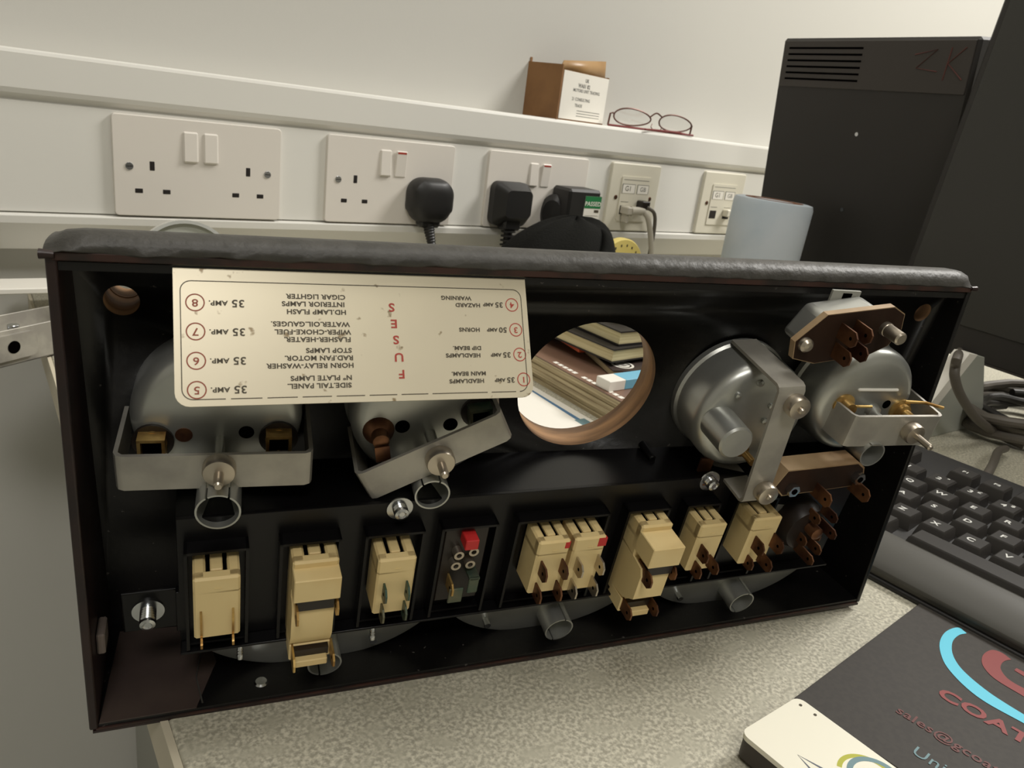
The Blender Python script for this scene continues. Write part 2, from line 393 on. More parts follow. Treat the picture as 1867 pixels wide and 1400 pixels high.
def adapter():
    t = thing('power_adapter', 'black box power adapter with a green PASSED test label', 'power adapter', (50.0, -.05, 10.6))
    m = MB().use('blackrub').box(-2.3, 2.6, -3.6, 0, -2.9, 2.9, .3); m.build('adapter_body', t)
    m = MB().use('blackrub').lathe([(1.6, 0), (1.75, .2), (1.7, 1.3), (1.2, 1.9), (0, 2.0)], (-1.4, -.2, -.4), (-.8, -.6, 0), 28, rx=1, ry=1.35); m.build('knuckle', t)
    m = MB().use('white').box(.1, 2.55, -3.64, -3.6, -2.9, 2.2); m.box(2.6, 2.64, -3.6, -1.3, -2.9, 2.2)
    m.use('green').box(.1, 2.57, -3.67, -3.63, .8, 2.2); m.box(2.6, 2.67, -3.6, -1.3, .8, 2.2)
    m.use('white').text('PASSED', Tr(1.35, -3.68, 1.3) @ Rt(R(90), 'X'), .72, bold=.01)
    m.use('ink').box(1.7, 2.4, -3.66, -3.63, .3, .62); m.text('IES A', Tr(1.5, -3.66, -.75) @ Rt(R(90), 'X'), .7, bold=.01)
    m.use('greyink')
    for z in (-.1, -1.3, -1.8): m.box(.3, 2.4, -3.655, -3.63, z, z+.04)
    m.build('test_label', t, label='green and white PASSED test label')
plug_round(); plug_square(); adapter()
def wire(name, label, pts, r, matn, cat='cable', group=None, head=None):
    m = MB().use(matn).tube(bez(pts, 8), r, 12); o = m.build(name, None); tag(o, label, cat, group); return o
t = thing('network_cable', 'fat off-white network cable plugged into the left network outlet', 'cable', (59.6, -.1, 11.0))
m = MB().use('cablew').tube(bez([(2.3, -1.5, .1), (3.0, -1.9, -.8), (3.9, -2.0, -3), (4.8, -2.0, -6), (5.4, -1.9, -10.9)], 8), .36, 12); m.build('cord', t)
m = MB().use('cablew').box(-.5, .9, -1.6, 0, -.5, .5, .12)
m.tube([(0.4, -1.2, 0), (1.4, -1.5, .1), (2.4, -1.5, .05)], [.62, .5, .4], 14); m.box(-.3, .2, -1.3, -.2, -1.6, -.3, .1); m.build('connector', t)
t = thing('network_cable', 'thin dark grey network cable plugged in beside the white one', 'cable', (62.4, -.1, 11.3))
m = MB().use('cable').tube(bez([(0.3, -1.2, .3), (1.4, -1.7, -.5), (2.3, -1.3, -3), (2.6, -.9, -6), (2.6, -.8, -11.2)], 8), .24, 10); m.build('cord', t)
m = MB().use('smoke').box(-.6, .8, -1.3, 0, -.1, 1.0, .12); m.build('connector', t)
t = thing('network_cable', 'short grey network cable in the outlet behind the blue paper roll', 'cable', (79.4, -.1, 10.9))
m = MB().use('cable').tube(bez([(0.3, -1.0, .3), (1.8, -1.5, .2), (3.6, -1.6, -.8), (5.2, -1.2, -4), (5.4, -1, -10.8)], 8), .24, 10); m.build('cord', t)
m = MB().use('ivory').box(-.5, .8, -1.0, 0, -.1, .9, .12); m.build('connector', t)

# ------------------------------------------------------------------ things on the trunking
box_t = thing('cardboard_box', 'small brown cardboard box with white address label on the trunking', 'box', (46.6, 2.6, 20.96),
              matrix=Tr(46.2, 2.9, 20.96) @ Rt(R(18), 'Z'))
m = MB().use('card')
W_, D_, H_ = 10.4, 5.2, 6.0
m.box(0, .15, -D_+2.4, 2.2, 0, H_); m.box(W_-.15, W_, -D_+2.4, 2.2, 0, H_-.4); m.box(.15, W_-.15, 2.05, 2.2, 0, H_+.5); m.box(.15, W_-.15, -D_+2.4, -D_+2.55, 0, H_-.5)
m.box(.15, W_-.15, -D_+2.55, 2.05, 0, .15); m.build('carton', box_t)
m = MB().use('cardlit').add([(.2, -2.3, H_-.7), (W_-.2, -2.3, H_-.7), (W_+.1, -1.9, H_+1.5), (1.0, -2.2, H_+.5)], [(0, 1, 2, 3)])
o = m.build('lid_flap', box_t); sm = o.modifiers.new('s', 'SOLIDIFY'); sm.thickness = .0015
m = MB().use('white').box(.35, W_-.1, -D_+2.34, -D_+2.4, .15, H_-.55)
m.use('greyink')
TB = lambda x, z: Tr(x, -D_+2.33, z) @ Rt(R(90), 'X')
m.text('UK', TB(5.4, 4.7), .55, bold=.02); m.text('WA01 82', TB(4.9, 4.05), .62, bold=.02); m.text('MOTORS UNIT TRADING', TB(5.6, 3.5), .5, bold=.01)
m.text('21 CONSULTING', TB(4.6, 2.5), .5, bold=.01); m.text('TRADE', TB(4.2, 1.8), .5, bold=.01)
for z in (1.2, .9, .6): m.box(4.0, 9.2, -D_+2.325, -D_+2.34, z, z+.07)
m.build('address_label', box_t, label='white printed address label')

gl = thing('reading_glasses', 'pair of dark red wire reading glasses lying on the trunking', 'glasses', matrix=Tr(57.2, 1.6, 21.0))
def lens_pts(cx, cz, a, b, tilt, y0, y1, n=28, pinch=.15):
    out = []
    for i in range(n):
        t = 2*math.pi*i/n; x = a*math.cos(t); z = b*math.sin(t)*(1-pinch*math.cos(t)); out.append((cx+x, y0+(y1-y0)*(x/a+1)/2-z*.25, cz+z+tilt*x))
    return out
L1 = lens_pts(3.1, 1.35, 2.75, 1.0, -.02, .6, -.4); L2 = lens_pts(9.9, 1.3, 2.7, 1.0, -.03, -.6, -1.2)
m = MB().use('specbr').tube(L1, .1, 8, True); m.tube(L2, .1, 8, True); m.tube(bez([L1[2], (6.5, -.6, 2.25), L2[12]], 6), .1, 8)
m.tube([(6.0, -.6, .9), (5.6, -.9, .5), (5.9, -1.0, .2)], .06, 6); m.tube([(7.2, -.6, .9), (7.5, -.9, .6), (7.3, -1.0, .3)], .06, 6)
m.tube([(.35, .7, 1.6), (0, .9, 1.5), (-.05, 1.0, .1)], .12, 8); m.tube([(12.6, -1.1, 1.5), (12.8, -1.1, 1.3), (12.8, -1.0, .1)], .12, 8)
m.build('frame', gl)
for L in (L1, L2):
    m = MB().use('glass'); vs = [Vector(p) for p in L]; n = len(vs); b2 = [v+Vector((0, .08, 0)) for v in vs]
    m.add(vs+b2, [tuple(range(n))[::-1], tuple(range(n, 2*n))]+[(i, (i+1) % n, n+(i+1) % n, n+i) for i in range(n)]); m.build('lens', gl)
m = MB().use('specred').tube(bez([(-.05, 1.0, .1), (4, .1, .13), (9, -.9, .13), (13.0, -1.45, .15)], 6), .13, 8); m.build('temple_arm', gl)
m = MB().use('specred').tube(bez([(12.8, -1.0, .12), (15.5, -1.3, .13), (8.5, -1.2, .14), (4.4, -1.35, .14), (3.6, -1.7, .12)][0:1]+[(10, -1.3, .25), (6, -1.4, .2), (3.9, -1.75, .12)], 6), .12, 8); m.build('temple_arm', gl)

# ------------------------------------------------------------------ things on the desk behind the panel
# blue paper roll
t = thing('paper_towel_roll', 'upright roll of light blue paper towel at the end of the trunking', 'paper roll', matrix=Tr(66.5, -17.5, 0) @ Rt(R(1.5), 'Y'))
m = MB().use('bluep').lathe([(4.3, 0), (4.45, 1), (4.4, 5), (4.5, 10), (4.55, 14.7), (4.4, 15.2), (3.9, 15.3), (2.2, 15.2)], axis=(0, 0, 1), n=48); m.build('paper', t)
m = MB().use('core').ring((0, 0, .2), (0, 0, 1), 3.3, 2.6, 15.12); m.build('cardboard_core', t)
# black cap: a soft fabric dome with folded brim
t = thing('felt_cap', 'crumpled black felt cap lying on the desk behind the panel', 'cap', matrix=Tr(42.3, -10, 0) @ Rt(R(-4), 'Z'))
m = MB().use('capfab'); vs = []; n1, n2 = 40, 14
for j in range(n2+1):
    ph = math.pi/2*j/n2
    for i in range(n1):
        a = 2*math.pi*i/n1; rx = 10.2*(1 if math.cos(a) < 0 else .68); ry = 7
        hgt = 11.2*(1-.0*math.cos(a))
        k = 1+.05*math.sin(3*a+1)+.03*math.sin(7*a+2*ph)
        x = rx*math.cos(a)*math.cos(ph)**(1.05 if math.cos(a) < 0 else .6)*k; y = ry*math.sin(a)*math.cos(ph)*k
        vs.append((x+1.6*math.sin(ph), y, hgt*math.sin(ph)**1.0*(1-.02*math.sin(5*a))))
fs = [(j*n1+i, j*n1+(i+1) % n1, (j+1)*n1+(i+1) % n1, (j+1)*n1+i) for j in range(n2) for i in range(n1)]
m.add(vs, fs); m.build('crown', t)
m = MB().use('capfab'); pts = bez([(-8.5, -4.5, 2.6), (-4, -6.6, 4.4), (1.5, -5.6, 7.4), (3.5, -3.4, 9.6), (4.3, 0, 10.3)], 8); m.tube(pts, [.2+.45*math.sin(math.pi*i/(len(pts)-1)) for i in range(len(pts))], 12); m.build('brim_fold', t)
# yellow round disc with dots
t = MB().use('yellow').cyl((0, 0, 0), (0, -1, 0), 4.4, 1.0, 40, .15); t.use('ink')
for k in range(22):
    a = 2*math.pi*k/22
    t.box(3.6*math.cos(a)-.1, 3.6*math.cos(a)+.1, -1.03, -.98, 3.6*math.sin(a)-.14, 3.6*math.sin(a)+.14)
o = t.build('dotted_disc', None, Tr(52.5, -8, 4.41) @ Rt(R(8), 'Z')); tag(o, 'yellow round card with black dots standing behind the black cap', 'disc')
# bright-rimmed round lid behind the panel's left end
t = thing('round_glass_lid', 'round silver-rimmed glass lid behind the left end of the panel', 'lid', matrix=Tr(4.0, -8, 5.25) @ Rt(R(-6), 'X'))
m = MB().use('rim').ring((0, 0, 0), (0, -1, 0), 4.05, 3.78, .7, 56); m.build('rim', t)
m = MB().use('pcgrey').lathe([(3.78, .15), (3.4, .35), (1, .5), (0, .52)], axis=(0, -1, 0), n=40); m.build('disc_face', t)
m = MB().use('nickel').cyl((0, -.4, 2.2), (0, -1, 0), .35, .4, 16, .05); m.build('stud', t)
m = MB().use('deskgrey').box(-3, 3, -1.0, 1.5, -5.2, -3.3, .1); m.build('stand', t)

# aluminium bracket lying over the desk's left edge
t = thing('folded_metal_tray', 'folded grey metal tray overhanging the left edge of the desk', 'metal tray', matrix=Tr(-6.2, -9.5, .1) @ Rt(R(34), 'Z'))
m = MB().use('alu').box(-8, 3, -3.2, -3.05, 0, 2.6); m.box(-8, 3, -3.2, 3, 0, .15); m.box(-8, 3, 2.9, 3.05, 0, 1.6); m.build('tray', t, bevel=.05)
m = MB().use('alu').extr(rrect(-8, -3.8, .5, 2.3, .5), 'y', -3.5, -3.2); m.use('holeblk').cyl((-5.6, -3.51, 1.4), (0, -1, 0), .45, .02); m.build('clamp_plate', t)
m = MB().use('zinc').cyl((-3, 0, .15), (0, 0, 1), .4, 1.6, 16, .05); m.cyl((-4, .6, .15), (0, 0, 1), .3, 1.3, 16, .05); m.build('bolt', t)
m = MB().use('white').box(0, 9, 0, 3.6, 0, .5, .08)
o = m.build('paint_stick', None, Tr(-9.3, -2.2, 1.75) @ Rt(R(2), 'Z')); tag(o, 'glossy white plastic strip resting over the metal tray', 'strip')

# ------------------------------------------------------------------ papers, magazines and books seen through the round hole
def sheet(x, y, w_, h_, a, z, extra=None, label='', cat='paper', name='paper_sheet', group='loose papers on the desk'):
    m = MB().use('white').box(0, w_, 0, h_, 0, .03)
    if extra: extra(m)
    o = m.build(name, None, Tr(x, y, z) @ Rt(R(a), 'Z')); tag(o, label, cat, group)
def ex1(m):
    m.use('bluedk').extr([(13.4, 4), (13.8, 4), (13.95, 11.5), (13.75, 11.5)], 'z', .03, .036); m.use('teal').box(13.2, 14.2, 1.5, 4, .03, .036)
def ex2(m):
    m.use('slate')
    for k in range(3): m.tube([(9+k*1.0, 6+.2*k, .035), (9.3+k, 6.5, .035), (9.6+k, 6.1, .035), (10+k, 6.4, .035)], .03, 5)
sheet(12.2, -40, 14.6, 19, 1, .0, ex1, 'white sheet with a blue stripe along its edge beside the brown magazine')
sheet(9.3, -43, 14.6, 19, -7, .04, ex2, 'white handwritten sheet on top, nearest the panel')
t = thing('magazine', 'thick brown-covered magazine with ruffled page edges lying on the desk', 'magazine', matrix=Tr(27.4, -45, 0) @ Rt(R(0), 'Z'))
m = MB().use('pages')
for k in range(6): m.box(.12*math.sin(k*2.1)+.1, 17, .1*k, 25-.1*k, k*.36, k*.36+.34)
m.build('pages', t)
m = MB().use('magbrown').box(0, 17.1, 0, 25, 2.17, 2.27); m.use('white')
for k in range(14):
    if k != 8: m.box(.35, .75, 7.2+k*.62, 7.2+k*.62+.45, 2.27, 2.275)
m.build('cover', t, label='brown cover with white title lettering')
t = thing('hardback_book', 'dark book with a white round emblem under the cream notebooks', 'book', matrix=Tr(30.2, -33.9, 2.3) @ Rt(R(-18), 'Z'))
m = MB().use('pages').box(.1, 9.8, .1, 13, .05, .55); m.build('page_block', t)
m = MB().use('darkcov').box(0, 10, 0, 13.2, .55, .62); m.use('white').ring((1.5, 1.5, .62), (0, 0, 1), .95, .75, .01); m.ring((1.5, 1.5, .62), (0, 0, 1), .6, .35, .01); m.box(.9, 2.1, 1.4, 1.6, .62, .63); m.build('cover', t)
m = MB().use('orange').box(0, 9, 0, 3.8, 0, .25); m.use('white').extr([(1, .5), (1.4, .3), (4.5, 1.9), (4.2, 2.2)], 'z', .25, .256)
o = m.build('booklet', None, Tr(31.2, -36.6, 2.28) @ Rt(R(8), 'Z')); tag(o, 'orange booklet near the light blue packet', 'booklet', 'orange booklets')
m = MB().use('orange').box(0, 8, 0, 5, 0, .25)
o = m.build('booklet', None, Tr(30.3, -29.4, 2.95) @ Rt(R(-8), 'Z')); tag(o, 'orange booklet sticking out below the cream notebooks', 'booklet', 'orange booklets')
m = MB().use('white').box(0, 1.7, 0, 1.5, 0, .8, .04); m.use('blue').box(1.7, 5.2, 0, 1.5, 0, .8, .04); m.use('white').box(5.2, 6.2, 0, 1.5, 0, .8, .04)
o = m.build('small_packet', None, Tr(27.7, -36.4, 2.28) @ Rt(R(2), 'Z')); tag(o, 'small light blue and white packet on the magazine', 'packet')
def notebook(x, y, a, z, h, label, w_=12, l_=14):
    t = thing('notebook', label, 'notebook', matrix=Tr(x, y, z) @ Rt(R(a), 'Z'), group='notebooks stacked behind the round hole')
    m = MB().use('pageyel').box(.1, w_-.1, .1, l_-.1, .12, h-.12); m.build('page_block', t)
    m = MB().use('bookblk').box(0, w_, 0, l_, 0, .12); m.box(0, w_, 0, l_, h-.12, h); m.build('cover', t)
notebook(30.6, -33.2, 5, 3.25, 1.15, 'cream-edged notebook at the bottom of the stack')
notebook(31.6, -32.6, 2, 4.45, 1.2, 'cream-edged notebook in the middle of the stack')
notebook(33.5, -31.0, 7, 5.7, 1.2, 'dark-covered notebook on top of the stack')

# ------------------------------------------------------------------ monitor seen from behind
t = thing('monitor', 'black monitor seen from behind, vent slots at its top left', 'monitor', matrix=Tr(76.2, -8.9, 0) @ Rt(R(-3.5), 'Z'))
TM = Tr(0, 0, 5.2) @ Rt(R(-6), 'Y')
m = MB().use('monblk').box(0, 3.0, -24.6, 0, 0, 28.6, .3); m.use('mongrey').box(-.12, 0.1, -24.2, -.4, 23.2, 28.3, .06)
m.use('holeblk')
for k in range(6): m.box(-.14, -.1, -11.6, -1.2, 24.0+k*.68, 24.22+k*.68)
m.use('scribble')
for pts in ([(-.14, -21.6, 24.5), (-.14, -21.9, 27.6)], [(-.14, -23.6, 24.6), (-.14, -21.8, 26.1), (-.14, -23.4, 27.6)], [(-.14, -18, 26.9), (-.14, -20.4, 27.4), (-.14, -18.4, 25.6), (-.14, -20.8, 25.3)]): m.tube(pts, .06, 5)
m.build('rear_shell', t, TM)
for (yy, zz) in ((-12.8, 18.5), (-12.8, 10)):
    m = MB().use('zinc').cyl((-.02, yy, zz), (-1, 0, 0), .22, .06, 12); m.build('screw', t, TM)
m = MB().use('monblk').box(.5, 2.4, -18, -12, -5, 6); m.box(-1, 9, -22, -5, -5.2, -4.4, .2); m.build('stand', t, Tr(0, 0, 5.2))
m = MB().use('zinc').box(-.5, 0, -4.8, -3.9, 1.0, 2.8, .08); m.box(-.5, 0, -9, -6.4, .5, 2.4, .08); m.box(-.3, 0, -10.8, -10.3, 1.8, 2.3); m.build('connector', t, TM)

# near monitor on the right
t = thing('monitor', 'large dark monitor at the right edge, nearer than the one seen from behind', 'monitor', matrix=Tr(68.6, -33.6, 0) @ Rt(R(-6), 'Z'))
TM = Tr(0, 0, 4.1) @ Rt(R(6), 'Y')
m = MB().use('monblk').box(0, 1.3, -55, 0, 0, 36, .3); m.use('mongrey').box(-.04, .1, -54.6, -.15, .1, .25); m.build('housing', t, TM)
m = MB().use('screen').box(-.1, .1, -54.2, -.8, 3.0, 35.2, .04); m.build('screen', t, TM)
m = MB().use('monblk').box(2.2, 4, -31, -24, 0, 8); m.box(9, 24, -40, -15, 0, .9, .2); m.build('stand', t)

# grey metal box under the near monitor
t = thing('metal_box', 'grey painted metal box between the panel and the coiled cables', 'box', matrix=Tr(54, -48.2, 0))
m = MB().use('pcgrey').extr([(0, 0), (8.9, 0), (4.7, 6.7), (3.2, 7.0), (-1, 2.9)], 'y', 0, 1.6); m.build('casing', t, bevel=.06)
m = MB().use('white').extr([(-1, 2.95), (3.1, 7.05), (1.6, 7.25), (-2.3, 3.2)], 'y', -.06, 1.2); m.build('white_rail', t)

def coil(name, label, cx, cy, r, z, n, wr, matn, grp, ph=0.0):
    pts = []
    for i in range(n*24+1):
        a = 2*math.pi*i/24+ph; k = i/24
        pts.append((cx+(r+.5*math.sin(k*2.3)+.25*k)*math.cos(a)*1.15, cy+(r*.8+.4*math.sin(k*3.1))*math.sin(a), z+wr+k*wr*1.15+.3*math.sin(a*2+k)**2))
    m = MB().use(matn).tube(pts, wr, 10); o = m.build(name, None); tag(o, label, 'cable', grp)
coil('coiled_cable', 'loose coil of thick grey cable under the near monitor', 67, -50.5, 7.0, .1, 4, .42, 'cable', 'coiled cables')
coil('coiled_cable', 'loose coil of black cable tangled in the grey one', 66.5, -50, 4.3, .1, 3, .36, 'cableblk', 'coiled cables', 1.0)
wire('monitor_cable', 'thick dark cable looping down from the near monitor to the desk', [(68.2, -42.0, 4.59), (50.6, -49.6, 7.82), (49.8, -50.0, 7.21), (49.7, -50.3, 6.36), (51.2, -50.5, 4.85), (54.7, -50.7, 2.66), (59.2, -51.0, 0.72), (59.7, -52.9, 0.46)], .36, 'cable')
wire('keyboard_cable', 'dark cable running from the coil into the keyboard', [(56.5, -52.8, .6), (52.5, -53.8, 1.4), (49.0, -55.0, 1.6), (46.3, -55.9, 1.9), (43.6, -56.7, 1.9)], .3, 'cable')

# ------------------------------------------------------------------ keyboard
ka = -1.48909; KM = Matrix(((math.cos(ka), -math.sin(ka)*-1*-1, 0, 36.21), (math.sin(ka), math.cos(ka), 0, -55.54), (0, 0, 1, 0), (0, 0, 0, 1)))
kb = thing('keyboard', 'black keyboard with white legends and grey wrist rest, right of the panel', 'keyboard', matrix=KM)
# local: x along the rows, y towards the back of the keyboard
P = 1.905
m = MB().use('keyb').extr([(-6.6, .0), (7.6, 0), (7.9, 1.0), (7.7, 2.45), (-6.2, 1.35), (-6.6, 1.2)], 'x', -4.6, 42); m.build('body', kb, bevel=.1)
m = MB().use('rest').extr([(-9.0, .25), (-6.3, .25), (-6.3, 1.75), (-7.2, 1.75), (-8.7, 1.1), (-9.1, .7)], 'x', -4.6, 42); m.use('blackrub').box(-4.5, 41.9, -9.2, -6.4, 0, .3); m.build('wrist_rest', kb, bevel=.12, label='plain grey wrist rest')
rows = [(-2.25, [(c, 1, s) for c, s in zip((-1.25+.0, .75, 1.75, 2.75, 3.75, 5.25, 6.25, 7.25, 8.25), ('Esc', 'F1', 'F2', 'F3', 'F4', 'F5', 'F6', 'F7', 'F8'))]),
        (-1, [(-1.5+i, 1, s) for i, s in enumerate('`1234567890-=')]),
        (0, [(-1.25, 1.5, 'Tab')]+[(i, 1, s) for i, s in enumerate('QWERTYUIOP[]')]),
        (1, [(-1.125, 1.75, 'Caps')]+[(.25+i, 1, s) for i, s in enumerate("ASDFGHJKL;'#")]),
        (2, [(-.5, 1.25, '')]+[(.75+i, 1, s) for i, s in enumerate('ZXCVBNM,./')]),
        (3, [(-1.1, 1.25, 'Ctrl'), (.4, 1.25, 'Alt'), (4.7, 6.6, ''), (8.8, 1.25, 'Alt')])]
for rr, ks in rows:
    for cc, wd, s_ in ks:
        if cc > 13: continue
        z0 = 1.5-.17*rr*.6; z1 = 2.6-.17*rr
        cx = cc*P; cy = -rr*P; hw = wd*P/2; m = MB().use('keycap')
        vs = []
        for (k, zz, g, sh) in ((0, z0, .08, 0), (1, z1-.1, .26, .1), (2, z1, .36, .1)):
            vs += [(cx-hw+g, cy-P/2+g+sh, zz), (cx+hw-g, cy-P/2+g+sh, zz), (cx+hw-g, cy+P/2-g*.7+sh, zz), (cx-hw+g, cy+P/2-g*.7+sh, zz)]
        fs = [(0, 3, 2, 1)]+[(k*4+i, k*4+(i+1) % 4, k*4+4+(i+1) % 4, k*4+4+i) for k in range(2) for i in range(4)]+[(8, 9, 10, 11)]
        m.add(vs, fs)
        if s_:
            m.use('legend'); sz = .62 if len(s_) == 1 else .4
            m.text(s_, Tr(cx-(.15 if len(s_) == 1 else 0), cy+.12, z1+.002), sz, bold=.012)
            if rr == -1 and s_ in '2345': m.text({'2': '"', '3': '£', '4': '$', '5': '%'}[s_], Tr(cx+.25, cy+.5, z1+.002), .45, bold=.01)
        m.build('key', kb)

# ------------------------------------------------------------------ printed mat and white slab bottom right
def on(z): return lambda a, b, d: (a, b, d)
mt = thing('desk_mat', 'dark printed mat with cyan swoosh and red lettering at bottom right', 'desk mat', matrix=Tr(15.2, -63.05, 0) @ Rt(R(6.6), 'Z'))
MI = (Tr(15.2, -63.05, 0) @ Rt(R(6.6), 'Z')).inverted()
def mp(x, y, z=.2): return MI @ Vector((x, y, z))
m = MB().use('mat').box(0, 24, -18, 0, 0, .18, .03)
# cyan arc (world coordinates on the desk mapped to the mat)
cy_o = [(27.26, -64.13), (27.29, -63.69), (26.3, -63.6), (25.1, -63.93), (24.1, -64.56), (23.48, -65.23), (23.0, -66.22), (22.86, -67.16), (23.08, -68.54)]
cy_i = [(27.21, -64.15), (26.68, -64.05), (25.83, -64.18), (24.93, -64.62), (24.29, -65.22), (23.93, -65.91), (23.7, -66.78), (23.65, -67.48), (23.67, -68.29)]
g_o = [(27.23, -66.2), (27.33, -65.74), (27.07, -65.41), (26.31, -65.39), (25.57, -65.66), (25.11, -66.12), (24.91, -66.69), (24.94, -67.75)]
g_i = [(27.19, -66.22), (26.93, -66.14), (26.56, -66.13), (26.11, -66.24), (25.8, -66.45), (25.56, -66.77), (25.5, -67.12), (25.55, -67.49)]
def band(m, o_, i_, mn):
    a = bez([Vector((x, y, 0)) for x, y in o_], 6); b = bez([Vector((x, y, 0)) for x, y in i_], 6); n = len(a)
    m.use(mn).add([mp(p.x, p.y) for p in a]+[mp(p.x, p.y) for p in b], [(k, k+1, n+k+1, n+k) for k in range(n-1)])
band(m, cy_o, cy_i, 'cyan'); band(m, g_o, g_i, 'matred')
m.extr([tuple(mp(*p)[:2]) for p in [(26.5, -66.67), (26.78, -66.64), (26.83, -66.95), (26.48, -67.1)]], 'z', .181, .2)
TW = lambda x, y, a: MI @ Tr(x, y, .2) @ Rt(R(a), 'Z')
m.use('matred').text('COATINGS', TW(21.55, -65.75, -81), 1.05, 'LEFT', bold=.035, sx=1.15)
m.use('matred2').text('sales@gcoatings', TW(18.7, -65.5, -82), .72, 'LEFT', bold=.01)
m.use('teal').text('Unit', TW(17.15, -67.05, -82), .82, 'LEFT', bold=.0)
m.build('printed_surface', mt)

ph = thing('notice_block', 'white-topped block with slate and olive lettering at the bottom edge', 'block', matrix=Tr(14.15, -63.7, 0.19) @ Rt(R(-87), 'Z'))
m = MB().use('phoned').extr(rrect(0, 9, -3.6, -.05, .35), 'z', 0, .8); m.build('base', ph)
m = MB().use('phonew').extr(rrect(0, 9, -3.65, 0, .35), 'z', .8, 1.0)
m.use('slate').extr([(1.75, -2.7), (3.3, -2.35), (3.4, -1.9), (3.22, -2.2)], 'z', 1.0, 1.006); m.extr([(1.75, -2.7), (3.0, -3.1), (3.05, -2.95)], 'z', 1.0, 1.006)
m.use('olive').ring((3.7, -1.35, 1.0), (0, 0, 1), 1.05, .88, .006, 40, R(20), R(300)); m.use('teal').ring((3.9, -1.15, 1.0), (0, 0, 1), 1.0, .8, .008, 40, R(60), R(330))
m.use('ink').cyl((.35, -.35, 1.0), (0, 0, 1), .06, .02, 12); m.cyl((.95, -.3, 1.0), (0, 0, 1), .06, .02, 12)
m.build('printed_top', ph)

# ================================================================== the dashboard panel
PM = Matrix(((0.97500362, 0.22139367, -0.01878278, -8.93588), (-0.2219634, 0.97433561, -0.03744826, -52.83117),
             (0.01000993, 0.04068128, 0.99912203, 0.35), (0, 0, 0, 1)))
PM[2][3] = 0.0
dash = thing('dashboard_panel', 'upturned black car dashboard panel seen from behind, gauges and switches fitted', 'car dashboard', matrix=PM)
def frame(o, nx, nz):
    n = Vector((nx, 1, nz)).normalized(); e = Vector((1, -nx, 0)).normalized(); z = e.cross(n)
    M4 = Matrix((e, n, z)).transposed().to_4x4(); M4.translation = Vector(o); return M4
G = frame((0, 5.3, 0), .07, .15); S = frame((0, 1.2, 0), 0, .14); B = frame((0, 5.2, 0), .045, .18); BH = (17.86, 11.25, 2.88); LH = (1.62, 14.41); RH = (32.86, 15.02); BB = frame((0, 4.9, 0), .01, .2)
W, H = 33.85, 16.2
# board with real holes: boolean-free, built as a grid with cut-outs through a modifier
m = MB().use('blackpaint').box(.1, W-.05, 0, 1.15, .0, 16.0); board = m.build('board', dash, B)
cutm = MB().use('ply')
cutm.cyl((BH[0], 2.2, BH[1]), (0, -1, 0), BH[2], 3.5, 64); cutm.cyl((LH[0], 2.2, LH[1]), (0, -1, 0), .5, 3.5, 32); cutm.cyl((RH[0], 2.2, RH[1]), (0, -1, 0), .42, 3.5, 32)
cutter = cutm.build('cutter', dash, B)
board.data.materials.append(X['ply'])
bo = board.modifiers.new('holes', 'BOOLEAN'); bo.operation = 'DIFFERENCE'; bo.object = cutter; bo.solver = 'EXACT'
try: bo.material_mode = 'TRANSFER'
except Exception: pass
dg = bpy.context.evaluated_depsgraph_get(); dg.update()
me = bpy.data.meshes.new_from_object(board.evaluated_get(dg)); board.modifiers.clear(); board.data = me
bpy.data.objects.remove(cutter)
m = MB().use('ply').ring((LH[0], 1.75, LH[1]), (0, -1, 0), .9, .48, .6, 32); m.build('wooden_backing_ring', dash, B)
# flanges
m = MB().use('vinylin'); 
m.extr([(0, .05), (5.6, .05), (3.2, 14.0), (2.3, 15.6), (0, 16.2)], 'x', 0, .28)
m.build('side_flange', dash, bevel=.06)
m = MB().use('blackpaint').extr([(0.02, .05), (5.3, .05), (2.9, 14.0), (2.2, 15.6), (0.02, 16.2)], 'x', W-.22, W)
m.build('side_flange', dash, bevel=.06)
m = MB().use('blackpaint'); m.box(.28, W-.2, .06, 5.6, 0.02, .24); m.use('seam').box(.2, W-.2, 0.0, .07, .03, .10); m.use('vinylin').box(.1, W-.1, 0.0, 5.7, -.08, .02)
m.use('patch').extr([(.3, .05), (3.3, .05), (4.0, 2.2), (3.6, 4.4), (.6, 4.6)], 'z', .24, .28)  # painted sheen in the left corner of the floor
m.use('vinyl').tube([(3.5, .2, .3), (3.3, 1.5, .31), (3.6, 3.6, .31)], .03, 5); m.build('bottom_flange', dash)
m = MB().use('blackpaint').box(.2, W-.2, .1, 3.0, 15.75, 15.98); m.build('top_flange', dash)
m = MB().use('felt').box(.3, .55, .9, 1.9, 2.4, 3.2, .05); m.build('foam_pad', dash, label='small grey foam pad')
# padded roll along the top, wavy front edge
m = MB().use('vinyl'); NX = 72; vs = []; fs = []
prof_ = [(-.02, 16.24), (-.08, 16.3), (-.05, 16.48), (.12, 16.64), (.5, 16.75), (1.0, 16.7), (1.6, 16.55), (2.2, 16.3), (2.5, 16.0), (2.5, 15.6)]
for i in range(NX+1):
    x = -.05+(W+.15)*i/NX; en = min(1, (x+.05)/.9); en2 = min(1, (W+.1-x)/.9); e = 1-(1-min(en, en2))**2.2
    wob = .05*math.sin(x*1.9)*math.exp(-x/9)+.02*math.sin(x*5)
    for k, (a, b) in enumerate(prof_):
        hh = (b-15.9); vs.append((x, a-(.06*math.sin(x*3.1)*math.exp(-x/7) if k == 1 else 0)+(1-e)*.3*(k > 1), 16.17+(hh-.28)*(.35+.65*e)+(wob if k < 2 else 0)+(.12*x/W if k > 2 else 0)))
np_ = len(prof_)
for i in range(NX):
    for k in range(np_-1): fs.append((i*np_+k, i*np_+k+1, (i+1)*np_+k+1, (i+1)*np_+k))
